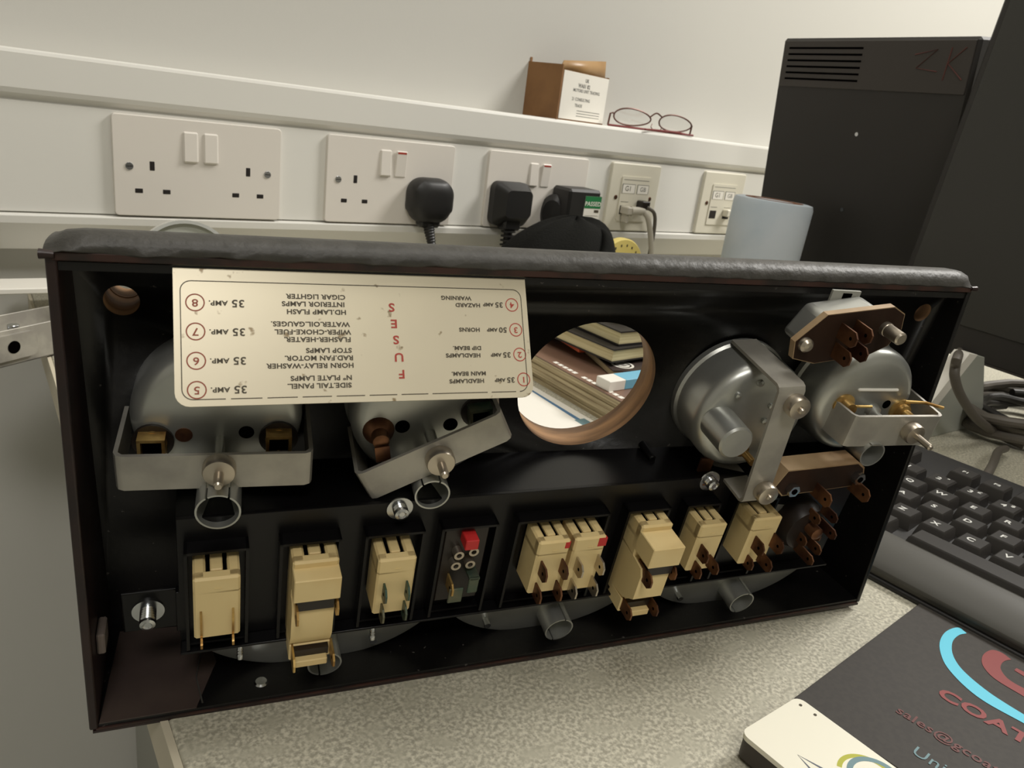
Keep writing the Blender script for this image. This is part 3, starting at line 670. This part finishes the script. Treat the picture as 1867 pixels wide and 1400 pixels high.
m.add(vs, fs+[tuple(range(np_)), tuple(NX*np_+k for k in range(np_))])
m.use('vinylin').tube([(-.1, -.02, 16.2), (.25, -.06, 16.2)], [.14, .1], 8); m.tube([(W-.2, -.02, 16.2), (W+.12, 0, 16.2)], [.1, .12], 8)
roll = m.build('padded_roll', dash, smooth=50, label='grey-black padded leathercloth top roll')
m = MB().use('seam').box(.15, W-.1, -.03, .12, 16.03, 16.27, .03); m.build('seam_edge', dash, label='reddish brown torn seam under the roll')

# --- fuse label plate
kk = .62; tdir = Vector((0, -kk, -1)).normalized(); nrm = Vector((1, 0, 0)).cross(tdir)
PLM = Matrix((Vector((1, 0, 0)), -tdir, nrm)).transposed().to_4x4(); PLM.translation = Vector((3.0, .16, 16.02))
# plate local: x right, y up, z towards viewer ; check normal direction
if nrm.y > 0: PLM = Matrix((Vector((1, 0, 0)), -tdir, -nrm)).transposed().to_4x4(); PLM.translation = Vector((3.0, .16, 16.02))
m = MB().use('platem'); PW, PH = 10.42, 3.95
poly = [(PW, 0), (0, 0)]+[(x, y) for x, y in rrect(0, PW, -PH, 0, .38)[12:]]
m.extr(poly, 'z', -.05, 0)
m.use('ink')
rb = rrect(.18, PW-.19, -3.76, -.47, .28, 6); rb.append(rb[0])
random.seed(3)
for i in range(len(rb)-1):
    a, b = Vector(rb[i]), Vector(rb[i+1]); L = (b-a).length; n = max(1, int(L/.9))
    for k in range(n):
        p, q = a+(b-a)*k/n, a+(b-a)*(k+1)/n
        if L > 1 and a.y < -3.5 and random.random() < .8: q = p+(q-p)*.86
        d = (q-p).normalized(); nn = Vector((-d.y, d.x))*.013
        m.extr([tuple(p-nn), tuple(q-nn), tuple(q+nn), tuple(p+nn)], 'z', 0, .004)
U = lambda x, y: Tr(x, -y, .002) @ Rt(math.pi, 'Z')
def PT(s_, x, y, size, mt_='ink', bold=.006, sx=1.15): m.use(mt_).text(s_, U(x, y), size, bold=bold, sx=sx)
for k, (n_, y) in enumerate((('8', 1.08), ('7', 1.89), ('6', 2.7), ('5', 3.5))):
    m.use('inkbrown').ring((.55, -y, 0), (0, 0, 1), .25, .215, .004, 36); PT(n_, .55, y, .3, 'inkbrown', .004)
    PT('35', 1.66, y, .30); PT('AMP.', 1.14, y, .19)
for k, (n_, y) in enumerate((('4', .97), ('3', 1.78), ('2', 2.58), ('1', 3.38))):
    xx = 9.9+.07*k
    m.use('inkred').ring((xx, -y, 0), (0, 0, 1), .22, .19, .004, 36); PT(n_, xx, y, .26, 'inkred', .004)
    PT('50' if k == 1 else '35', xx-.44, y, .23); PT('AMP', xx-.8, y, .15)
for s_, x, y in (('CIGAR LIGHTER', 3.8, .84), ('INTERIOR LAMPS', 3.72, 1.06), ('HD.LAMP FLASH', 3.8, 1.29), ('WATER.OIL.GAUGES.', 3.62, 1.65), ('WIPER-CHOKE-FUEL', 3.68, 1.88), ('FLASHER-HEATER.', 3.8, 2.1),
                 ('STOP LAMPS', 4.1, 2.42), ('RAD.FAN MOTOR.', 3.82, 2.64), ('HORN RELAY-WASHER', 3.58, 2.86), ('Nº PLATE LAMPS', 3.86, 3.22), ('SIDE.TAIL PANEL.', 3.8, 3.44)):
    PT(s_, x, y, .195)
for s_, x, y in (('HAZARD', 8.42, 1.0), ('WARNING', 8.05, .78), ('HORNS', 8.42, 1.78), ('HEADLAMPS', 8.16, 2.59), ('DIP BEAM.', 8.3, 2.36), ('HEADLAMPS', 8.22, 3.39), ('MAIN BEAM.', 8.3, 3.16)):
    PT(s_, x, y, .17)
for s_, x, y in (('F', 6.2, 3.14), ('U', 6.14, 2.63), ('S', 6.08, 2.1), ('E', 6.05, 1.61), ('S', 6.0, 1.11)): PT(s_, x, y, .36, 'inkred', .008)
m.build('fuse_label_plate', dash, PLM, label='cream metal fuse label plate, lettering upside down')

# --- helper shapes in gauge local coordinates: x right, y away from viewer, z up, origin on the board at the gauge centre
def hollow(m, x, z, r, h0, h1, th=.06, slits=(60, 120)):
    segs = []; a = R(slits[0]); b = R(slits[1])
    m.ring((x, -h0, z), (0, -1, 0), r, r-th, h1-h0, 24, a+.06, b-.06+2*math.pi*0)
    m.ring((x, -h0, z), (0, -1, 0), r, r-th, h1-h0, 36, b+.06, a-.06+2*math.pi)
def strap(m, w_, d0, d1, zh, th=.13, zc=0, wfar=None):
    wf = w_ if wfar is None else wfar
    out = [(-wf/2, -d0), (-w_/2, -(d1-.25)), (-w_/2+.08, -(d1-.08)), (-w_/2+.25, -d1), (w_/2-.25, -d1), (w_/2-.08, -(d1-.08)), (w_/2, -(d1-.25)), (wf/2, -d0)]
    inn = [(wf/2-th, -d0), (w_/2-th, -(d1-.25)), (w_/2-.25, -(d1-th)), (-w_/2+.25, -(d1-th)), (-w_/2+th, -(d1-.25)), (-wf/2+th, -d0)]
    n = len(out); 
    poly = out+inn; z0, z1 = zc-zh/2, zc+zh/2
    vs = [(a, b, z0) for a, b in poly]+[(a, b, z1) for a, b in poly]; N = len(poly)
    fs = [(i, (i+1) % N, N+(i+1) % N, N+i) for i in range(N)]
    # caps as quads between outer and inner
    pair = [(0, 13), (1, 12), (3, 11), (4, 10), (6, 9), (7, 8)]
    def cap(o_):
        q = []
        q.append((0, 1, 12, 13)); q.append((1, 2, 3, 11, 12)); q.append((3, 4, 10, 11)); q.append((4, 5, 6, 9, 10)); q.append((6, 7, 8, 9))
        return [tuple(o_+i for i in f) for f in q]
    m.add(vs, fs+cap(0)+cap(N))
def nut_and_stud(m, x, z, h, stud=1.0, r=.5, matn='nickel'):
    m.use(matn).lathe([(r*.96, 0), (r, .06), (r, .34), (r*.93, .42), (r*.55, .46)], (x, -h, z), (0, -1, 0), 28)
    m.lathe([(r*.3, .4), (r*.3, stud), (r*.2, stud+.06)], (x, -h, z), (0, -1, 0), 16)
def terminal(m, x, z, h, matn='brass'):
    m.use('smoke').cyl((x, -h, z), (0, -1, 0), .62, .12, 24)
    m.use(matn).lathe([(.42, 0), (.42, .1)], (x, -h-.12, z), (0, -1, 0), 20)
    m.box(x-.4, x-.3, -h-.6, -h-.1, z-.38, z+.38); m.box(x+.3, x+.4, -h-.6, -h-.1, z-.38, z+.38); m.box(x-.4, x+.4, -h-.6, -h-.1, z+.3, z+.4); m.use('holeblk').box(x-.3, x+.3, -h-.26, -h-.2, z-.38, z+.3)
def case(m, r=2.65, h=1.9, matn='silver', n=56):
    m.use(matn).lathe([(r+.1, 0), (r+.1, .25), (r, .35), (r, h-.55), (r-.06, h-.3), (r-.22, h-.1), (r-.48, h), (r-1.2, h+.02), (0, h+.02)], (0, 0, 0), (0, -1, 0), n)
def GP(x, y, roll=0): return G @ Tr(x, 0, y) @ Rt(R(roll), 'Y')

# gauge 1 (behind the label plate)
T1 = GP(4.4, 10.9)
m = MB(); case(m, 2.62, 1.9); g1 = m.build('gauge', dash, T1, label='silver gauge case behind the fuse label plate')
def sub(fn, name, par, label=None, M_=None):
    m = MB(); fn(m); return m.build(name, par, M_, label=label)
sub(lambda m: m.use('holeblk').cyl((.86, -1.9, -.35), (0, -1, 0), .24, .03), 'rear_hole', g1)
sub(lambda m: m.use('copper').cyl((-1.02, -1.9, -.42), (0, -1, 0), .26, .05), 'rear_hole', g1, 'copper filled hole')
sub(lambda m: terminal(m, -1.92, -.62, 1.9), 'terminal', g1); sub(lambda m: terminal(m, 1.86, -.55, 1.9), 'terminal', g1)
sub(lambda m: m.use('silver').cyl((.05, -1.9, -.6), (0, -1, 0), .16, 1.2, 14), 'stud', g1)
sub(lambda m: (m.use('alu'), strap(m, 5.82, .0, 3.15, 1.28, zc=-.98)), 'bracket', g1)
sub(lambda m: nut_and_stud(m, .08, -.76, 3.15, 1.0), 'knurled_nut', g1)
sub(lambda m: (m.use('silver'), hollow(m, .05, -1.95, .68, 1.5, 3.95)), 'bulb_tube', g1)
# gauge 2
T2 = GP(11.25, 10.95, -10)
m = MB(); case(m, 2.65, 1.9); g2 = m.build('gauge', dash, T2, label='silver gauge case with tilted bracket')
I2 = T2.inverted()
def loc2(x, y): v = I2 @ (G @ Vector((x, 0, y))); return v.x, v.z
for (x, y, k) in ((10.34, 10.71, 0), (12.03, 10.78, 0)):
    a, b = loc2(x, y); sub(lambda m: m.use('holeblk').cyl((a, -1.9, b), (0, -1, 0), .26, .03), 'rear_hole', g2)
a, b = loc2(9.54, 10.55); sub(lambda m: (m.use('copper').lathe([(.55, 0), (.5, .15), (.3, .3), (.28, .7), (.2, .75)], (a, -1.9, b), (0, -1, 0), 24), m.box(a-.25, a+.25, -2.75, -2.7, b-.7, b-.1)), 'terminal', g2, 'rusty terminal')
a, b = loc2(12.94, 11.36); sub(lambda m: terminal(m, a, b, 1.9, 'verdi'), 'terminal', g2)
a, b = loc2(11.35, 10.4); sub(lambda m: m.use('silver').cyl((a, -1.9, b), (0, -1, 0), .2, 1.2, 14), 'stud', g2)
B2 = I2 @ G @ Tr(11.35, 0, 10.25) @ Rt(R(-28.3), 'Y')
sub(lambda m: (m.use('alu'), strap(m, 5.35, .2, 3.1, 1.22)), 'bracket', g2, None, B2)
sub(lambda m: nut_and_stud(m, .1, -.05, 3.1, 1.0), 'knurled_nut', g2, None, B2)
a, b = loc2(11.35, 8.85); sub(lambda m: (m.use('silver'), hollow(m, a, b, .62, 1.5, 3.4)), 'bulb_tube', g2)
# gauge 3
T3 = GP(24.1, 11.15)
m = MB(); m.at(Tr(.22, 0, -.15)); case(m, 2.45, 2.15); m.at(Matrix.Identity(4)); g3 = m.build('gauge', dash, T3, label='silver gauge case with upright bracket and capped tube')
for (a, b) in ((-.95, 1.05), (-.15, 1.6), (.7, -.15), (.75, .55)):
    sub(lambda m: m.use('silver').lathe([(.15, 0), (.13, .12), (0, .16)], (a, -2.15, b), (0, -1, 0), 16), 'dimple', g3)
sub(lambda m: m.use('silver').lathe([(.72, 0), (.70, 1.45), (.62, 1.53), (0, 1.55)], (-1.4, -2.1, -.2), (0, -1, 0), 40), 'capped_tube', g3)
sub(lambda m: m.use('brass').lathe([(.3, 0), (.3, .2), (.16, .3), (.16, 1.0)], (.1, -2.15, -1.5), (0, -1, 0), 16), 'terminal', g3)
sub(lambda m: (m.use('copper').box(-1.3, -.7, -1.9, -1.8, -3.1, -2.2), m.box(-1.3, -.7, -2.5, -1.8, -3.1, -3.04)), 'terminal', g3, 'rusty lug')
B3 = Tr(.1, 0, -.25) @ Rt(R(90-4), 'Y')
sub(lambda m: (m.use('alu'), strap(m, 5.5, .3, 3.85, 1.12, zc=0)), 'bracket', g3, None, B3)
sub(lambda m: nut_and_stud(m, .2, 1.75, 3.85, .55, .45), 'knurled_nut', g3); sub(lambda m: nut_and_stud(m, .45, -2.3, 3.85, .52, .45), 'knurled_nut', g3)
# gauge 4
T4 = GP(29.9, 11.75)
m = MB(); m.at(Tr(-.1, 0, -.2)); case(m, 2.45, 1.9); m.at(Matrix.Identity(4)); m.use('white').box(-.9, 1.2, -2.0, -1.85, .5, .64, .05); g4 = m.build('gauge', dash, T4, label='pale silver gauge case under the relay')
sub(lambda m: m.use('silver').lathe([(.35, 0), (.3, .25), (.14, .4), (.13, 1.15)], (.3, -1.9, -.45), (0, -1, 0), 20), 'stud', g4)
sub(lambda m: m.use('holeblk').cyl((.95, -1.9, -.15), (0, -1, 0), .2, .03), 'rear_hole', g4)
sub(lambda m: (m.use('brass').lathe([(.5, 0), (.5, .1), (.35, .15), (.35, .35), (.22, .4), (.22, .9), (.15, .95)], (1.75, -1.9, -.4), (0, -1, 0), 20), m.tube([(1.7, -2.1, .1), (2.3, -2.5, .3), (2.9, -2.9, .3)], .07, 8)), 'terminal', g4)
sub(lambda m: (m.use('brass').lathe([(.5, 0), (.5, .1), (.35, .15), (.3, .5)], (-1.3, -1.9, -.15), (0, -1, 0), 20), m.tube([(-1.2, -2.3, 0), (-.3, -2.4, .05)], .06, 8)), 'terminal', g4)
sub(lambda m: (m.use('alu'), strap(m, 4.6, .0, 3.15, 1.45, zc=-.68, wfar=5.0)), 'bracket', g4, None, Tr(.6, 0, 0))
sub(lambda m: nut_and_stud(m, 1.35, -.62, 3.15, 1.25, .45), 'knurled_nut', g4)
sub(lambda m: (m.use('silver'), hollow(m, -.1, -1.75, .58, 1.5, 3.3)), 'bulb_tube', g4)
# threaded clip between gauge 1 and 2
m = MB().use('nickel').lathe([(.16, 0), (.16, .5), (.28, .5), (.28, .6), (.18, .62), (.18, .4)], (7.2, -1.2, 8.1), (0, -1, 0), 16); m.build('clip_nut', dash, G)
m = MB().use('blackgloss').cyl((21.14, 0, 8.34), (.0, -1, 0), .16, 1.1, 12, .04); m.build('peg', dash, B, label='small black peg')

# --- bowls behind the switch bar
BWL = (1.0, .68)
for (x, tx, lbl) in ((7.7, 7.75, 'left'), (17.0, 17.3, 'middle'), (26.3, 26.55, 'right')):
    T = BB @ Tr(x, 0, 3.75); RX, RY = BWL
    m = MB().use('silver').lathe([(4.7, .1), (4.7, 2.85), (4.62, 3.0), (4.4, 3.06), (3.2, 3.1), (0, 3.12)], (0, 0, 0), (0, -1, 0), 72, rx=RX, ry=RY); gb = m.build('large_gauge', dash, T, label='%s large silver gauge bowl below the switches' % lbl)
    sub(lambda m: (m.use('silver'), hollow(m, tx-x, -1.9, .62, 2.8, 4.15, slits=(75, 255))), 'bulb_tube', gb)
    sub(lambda m: m.use('zinc').cyl((-2.6 if lbl != 'left' else 2.0, -2.9, -2.0), (0, -1, 0), .14, .5, 12), 'stud', gb)

# --- switch bar
m = MB().use('blackgloss')
m.box(2.85, 31.1, 0, .15, 2.05, 8.0); m.box(2.85, 31.1, -.55, 0, 2.5, 2.6)
m.box(1.1, 2.9, .2, .35, 3.1, 4.9, .05); m.box(2.75, 2.9, 0, .35, 3.1, 4.9)
m.add([(2.85, 0, 8.0), (31.1, 0, 8.0), (31.1, 3.2, 7.6), (2.85, 3.2, 7.6)], [(0, 1, 2, 3)])
m.build('switch_bar', dash, S, bevel=.05)
def bolt(x, y, h0=0, th=0.5, matn='zinc', rz=.5):
    m = MB().use(matn).lathe([(rz, 0), (rz, .06), (rz*.6, .07)], (x, -h0, y), (0, -1, 0), 28)
    m.lathe([(.22, 0)]+[(.22 if k % 2 else .26, .07+k*.05) for k in range(int(th/.05))]+[(.24, .1+th), (.15, .14+th), (.1, .1+th)], (x, -h0, y), (0, -1, 0), 16)
    m.build('bolt', dash, S)
bolt(1.9, 4.05, -.2, .55); bolt(9.95, 7.75, .0, .28, rz=.46); bolt(22.8, 7.85, 0, .28, rz=.46)
m = MB().use('zinc').lathe([(.1, 0), (.1, .1), (.12, .15), (.1, .2), (.12, .25), (.1, .3), (.12, .35), (.1, .5)], (4.75, -.45, 2.5), (0, -.4, -1), 12); m.build('screw_tip', dash, S)
m = MB().use('zinc').lathe([(.1, 0), (.1, .1), (.12, .15), (.1, .2), (.12, .25), (.1, .3), (.12, .35), (.1, .5)], (9.4, -.45, 2.5), (0, -.4, -1), 12); m.build('screw_tip', dash, S)
m = MB().use('zinc').lathe([(.26, 0), (.2, .07), (0, .09)], (5.5, .8, .24), (0, 0, 1), 20); m.build('rivet', dash, label='silver rivet in the bottom flange')

def blade(m, x, h0, h1, z0, z1, matn, th=.07, hole=True):
    """flat spade blade seen edge on: thin in x, tall in z"""
    zc = (z0+z1)/2
    poly = [(-h0, z0), (-(h1-.18), z0), (-h1, zc-(z1-z0)*.22), (-h1, zc+(z1-z0)*.22), (-(h1-.18), z1), (-h0, z1)]
    m.use(matn).extr(poly, 'x', x-th/2, x+th/2)
    if hole: m.use('holeblk').cyl((x-th/2-.002, -(h1-.3), zc), (1, 0, 0), .07, th+.004, 10)
def collar(m, x0, x1, y0=2.7, y1=7.05, h=.55, th=.1):
    m.use('blackgloss')
    m.box(x0, x1, -h, 0, y1-th, y1); m.box(x0, x0+th, -h, 0, y0, y1); m.box(x1-th, x1, -h, 0, y0, y1); m.box(x0, x1, -h*.6, 0, y0, y0+th)
def sw_body(m, w_, z0, z1, h1, latch=True):
    """cream switch body, x 0..w_, from the bar to h1; latch recess cut on top"""
    b = .07; lw = w_*.38; lx = (w_-lw)/2; rec = .12
    hb = h1-.42
    # main lower body
    m.use('cream').box(0, w_, -h1, 0, z0, z1-.5, b)
    m.box(0, w_, -h1, -hb-.02, z1-.7, z1, b)            # bridge in front of the latch
    m.box(0, lx-.06, -h1+.05, 0, z1-.8, z1, b); m.box(w_-lx+.06, w_, -h1+.05, 0, z1-.8, z1, b)
    m.box(.1, w_-.1, -hb, 0, z1-.8, z1-.28)
    m.box(w_*.45, w_*.6, -h1-.012, -h1+.02, z1-.46, z1-.42)
def latch(m, w_, z1, h1, matn='cream'):
    lw = w_*.27; m.use(matn).box((w_-lw)/2, (w_+lw)/2, -h1+.42, 0, z1-.4, z1-.02, .04)
    m.use('holeblk').box((w_-lw)/2-.12, (w_-lw)/2-.005, -h1+.4, 0, z1-.4, z1-.13); m.box((w_+lw)/2+.005, (w_+lw)/2+.12, -h1+.4, 0, z1-.4, z1-.13)
def collar_part(x0, x1):
    m = MB(); collar(m, x0, x1); m.build('switch_collar', dash, S)
for a in ((3.05, 5.0), (5.95, 7.95), (8.75, 10.85), (11.45, 13.6), (14.35, 18.2), (19.0, 20.95), (21.75, 23.4), (24.2, 26.4)): collar_part(*a)
def rocker(x, w_, z0, z1, h1, blades, label=None, red=None, matn='verdi', latchm='cream', taper=0):
    T = S @ Tr(x, 0, 0)
    m = MB(); sw_body(m, w_, z0, z1, h1)
    if red == 'r1': m.use('red').box(w_-.26, w_+.01, -h1-.012, -h1+.3, z1-.42, z1-.05, .05)
    if red == 'r2': m.use('red').box(w_-.34, w_+.012, -h1-.014, -h1+.14, z1-.45, z1-.06)
    o = m.build('rocker_switch', dash, T, smooth=30, label=label)
    m = MB(); latch(m, w_, z1, h1, latchm); m.build('latch', o)
    for (bx, bz0, bz1, bh) in blades:
        m = MB(); blade(m, bx, h1-.05, h1+bh, bz0, bz1, matn); m.build('terminal', o)
    return o
rocker(3.3, 1.4, 4.0, 6.62, 1.3, ((.22, 3.95, 5.4, .12), (1.18, 3.95, 5.4, .12), (.22, 3.7, 4.1, .25), (1.18, 3.7, 4.1, .25)), 'cream rocker switch, leftmost, two narrow terminals', matn='brass')
rocker(9.08, 1.33, 4.05, 6.6, 1.3, ((.28, 4.9, 5.55, .5), (1.08, 4.9, 5.55, .5), (.28, 3.95, 4.6, .5), (1.08, 3.95, 4.6, .5)), 'cream rocker switch, third from left', matn='verdi')
rocker(15.0, 1.3, 4.05, 6.62, 1.3, ((.25, 5.1, 5.75, .65), (1.1, 5.1, 5.75, .65), (.25, 4.0, 4.65, .65), (1.1, 4.0, 4.65, .65)), 'cream rocker switch with a round red dab, left of a pair', 'r1', 'copper')
rocker(16.48, 1.33, 3.95, 6.62, 1.3, ((.25, 5.1, 5.75, .65), (1.15, 5.1, 5.75, .65), (.25, 4.0, 4.65, .65), (1.15, 4.0, 4.65, .65)), 'cream rocker switch with a square red dab, right of a pair', 'r2', 'nickel')
rocker(22.1, 1.28, 4.15, 6.6, 1.3, ((.3, 5.0, 5.65, .65), (.3, 4.1, 4.75, .6), (.95, 4.4, 5.0, .75)), 'cream rocker switch, second from right', None, 'copper')
rocker(24.75, 1.42, 4.15, 6.65, 1.3, ((.35, 5.1, 5.75, .7), (1.3, 5.1, 5.8, .75), (.35, 4.1, 4.7, .5), (.95, 4.3, 4.9, .9)), 'cream rocker switch, rightmost', None, 'copper')
# tall stepped switches
def tall(x, w_, label, hb, matn):
    T = S @ Tr(x, 0, 0); m = MB(); sw_body(m, w_, 5.2, 6.75, 1.15)
    m.use('cream').box(.0, w_, -hb, -.8, 5.55, 6.5, .03)
    m.use('cream').extr([(-.0, 3.0), (-1.3, 3.2), (-(hb-.25), 3.7), (-(hb-.25), 4.9), (-(hb-.4), 5.2), (0, 5.4)], 'x', .0, w_-.12)
    m.use('smoke').box(.12, w_-.16, -(hb-.12), -(hb-.5), 5.05, 5.56)
    m.use('cream').box(.0, w_-.1, -1.3, 0, 2.35, 3.1, .04); m.box(.1, w_-.25, -1.75, -.6, 2.45, 2.75, .03)
    m.use('smoke').box(.1, w_-.2, -1.52, -1.2, 2.72, 3.05)
    o = m.build('relay_switch', dash, T, smooth=30, label=label); m = MB(); latch(m, w_, 6.75, 1.15); m.build('latch', o)
    for (bx, z0, z1, h) in ((.12, 4.7, 5.35, hb+.35), (w_-.05, 4.7, 5.35, hb+.1), (.1, 2.5, 3.1, 2.1), (w_-.08, 2.5, 3.1, 2.1)):
        m = MB(); blade(m, bx, hb-.8 if z0 > 4 else 1.2, h, z0, z1, matn); m.build('terminal', o)
    return o
tall(6.3, 1.5, 'tall stepped cream switch, second from left', 1.75, 'brass')
tall(19.4, 1.42, 'tall stepped cream switch in the middle of the right half', 2.2, 'copper')
# indicator with red tab
m = MB().use('smoke').box(0, 1.7, -.35, 0, 3.3, 6.9, .05); hz = m.build('warning_light_holder', dash, S @ Tr(11.65, 0, 0), label='dark lamp holder with a red tab')
sub(lambda m: m.use('red').box(.62, 1.12, -.95, -.1, 6.3, 6.75, .03), 'red_tab', hz)
for (a, b) in ((.55, 5.85), (1.1, 5.95), (.5, 5.35), (1.05, 5.35)):
    sub(lambda m: m.use('nickel').ring((a, -.35, b), (0, -1, 0), .19, .1, .35, 18), 'contact_eyelet', hz)
sub(lambda m: (blade(m, .4, .3, 1.1, 4.1, 4.7, 'brass'), m.use('verdi').box(.3, .85, -1.0, -.9, 3.8, 4.5, .03)), 'terminal', hz)
sub(lambda m: (m.use('verdi').box(1.0, 1.4, -1.0, -.9, 4.2, 4.95, .03), m.box(1.0, 1.4, -1.0, -.3, 4.85, 4.95)), 'terminal', hz)
# rotary switch far right
m = MB().use('smoke').lathe([(1.2, 0), (1.2, .5), (1.0, .9), (.5, 1.0), (0, 1.0)], (0, 0, 0), (0, -1, 0), 28); ro = m.build('rotary_switch', dash, S @ Tr(28.3, 0, 5.3), label='dark brown rotary switch at the right end of the bar')
for k, (a, b) in enumerate(((-.2, 1.0), (.45, 1.2), (.5, .5), (.3, 0), (.4, -.6), (-.1, -.9), (-.4, -.2))):
    sub(lambda m: blade(m, a, .8, 1.5+.25*(k % 3), b-.25, b+.25, 'copper'), 'terminal', ro)
sub(lambda m: m.use('copper').lathe([(.3, 0), (.3, .5), (.15, .6)], (0, -1, .3), (0, -1, 0), 16), 'spindle', ro)

# bakelite terminal block
TB4 = S @ Tr(0, 0, 0)
m = MB().use('phenedge').extr([(24.75, 8.55), (25.1, 9.3), (28.75, 9.42), (29.15, 9.15), (29.4, 8.5), (29.0, 8.2), (25.3, 8.0)], 'y', -1.5, -.6)
m.use('phen').extr([(24.8, 8.52), (25.12, 9.24), (28.7, 9.35), (29.08, 9.1), (29.33, 8.52), (28.95, 8.24), (25.33, 8.05)], 'y', -1.52, -1.49)
tbk = m.build('terminal_block', dash, S, label='brown bakelite terminal block with two hex nuts')
for (x, y) in ((25.55, 8.42), (28.85, 8.75)):
    m = MB().use('zinc').lathe([(.28, 0), (.28, .3)], (x, -1.5, y), (0, -1, 0), 6); m.use('holeblk').cyl((x, -1.8, y), (0, -1, 0), .13, .02, 12); m.build('hex_nut', tbk)
for (x, y) in ((26.9, 8.25), (28.9, 8.3)):
    m = MB(); blade(m, x, 1.4, 2.5, y-.32, y+.32, 'copper'); m.build('terminal', tbk)
m = MB().use('blackgloss').box(26.5, 27.5, -.7, 0, 7.6, 8.9); m.build('block_support', tbk)

# relay hanging from the top flange
TR = G @ Tr(0, 0, 0)
pol = [(24.03, 15.0), (24.99, 16.13), (27.81, 16.57), (28.4, 16.3), (28.57, 15.67), (28.28, 14.95), (27.6, 14.55), (25.24, 14.11), (24.22, 14.3)]
m = MB().use('phenedge').extr(pol, 'y', -3.0, -2.72)
cx_, cy_ = 26.3, 15.35
m.use('phen').extr([(cx_+(a-cx_)*.985, cy_+(b-cy_)*.97) for a, b in pol], 'y', -3.02, -2.99)
rl = m.build('flasher_relay', dash, TR, label='relay with brown phenolic face and grey metal can')
m = MB().use('silver').extr([(24.5, 14.75), (25.1, 15.95), (27.4, 16.35), (27.9, 16.0), (28.1, 15.1), (27.3, 14.6), (25.2, 14.35)], 'y', -2.72, -1.5); m.build('metal_can', rl, bevel=.2, seg=3)
for (x, y, nk) in ((24.45, 14.95, 0), (27.75, 15.7, 1)):
    m = MB().use('nickel').lathe([(.28, 0), (.27, .2), (.18, .3), (0, .32)], (x, -3.0, y), (0, -1, 0), 20)
    if nk: m.cyl((x, -3.0, y), (0, -1, 0), .25, .95, 18, .06)
    m.build('rivet', rl)
for (x, y) in ((25.75, 15.55), (26.35, 15.7), (25.85, 14.75), (26.5, 14.95)):
    m = MB(); blade(m, x, 2.95, 4.0, y-.3, y+.3, 'copper'); m.build('terminal', rl)
m = MB().use('deskgrey').box(26.1, 27.4, -1.6, -1.5, 15.4, 16.5); m.use('holeblk').box(26.6, 27.0, -1.63, -1.6, 16.15, 16.4); m.build('hanger_strap', rl)
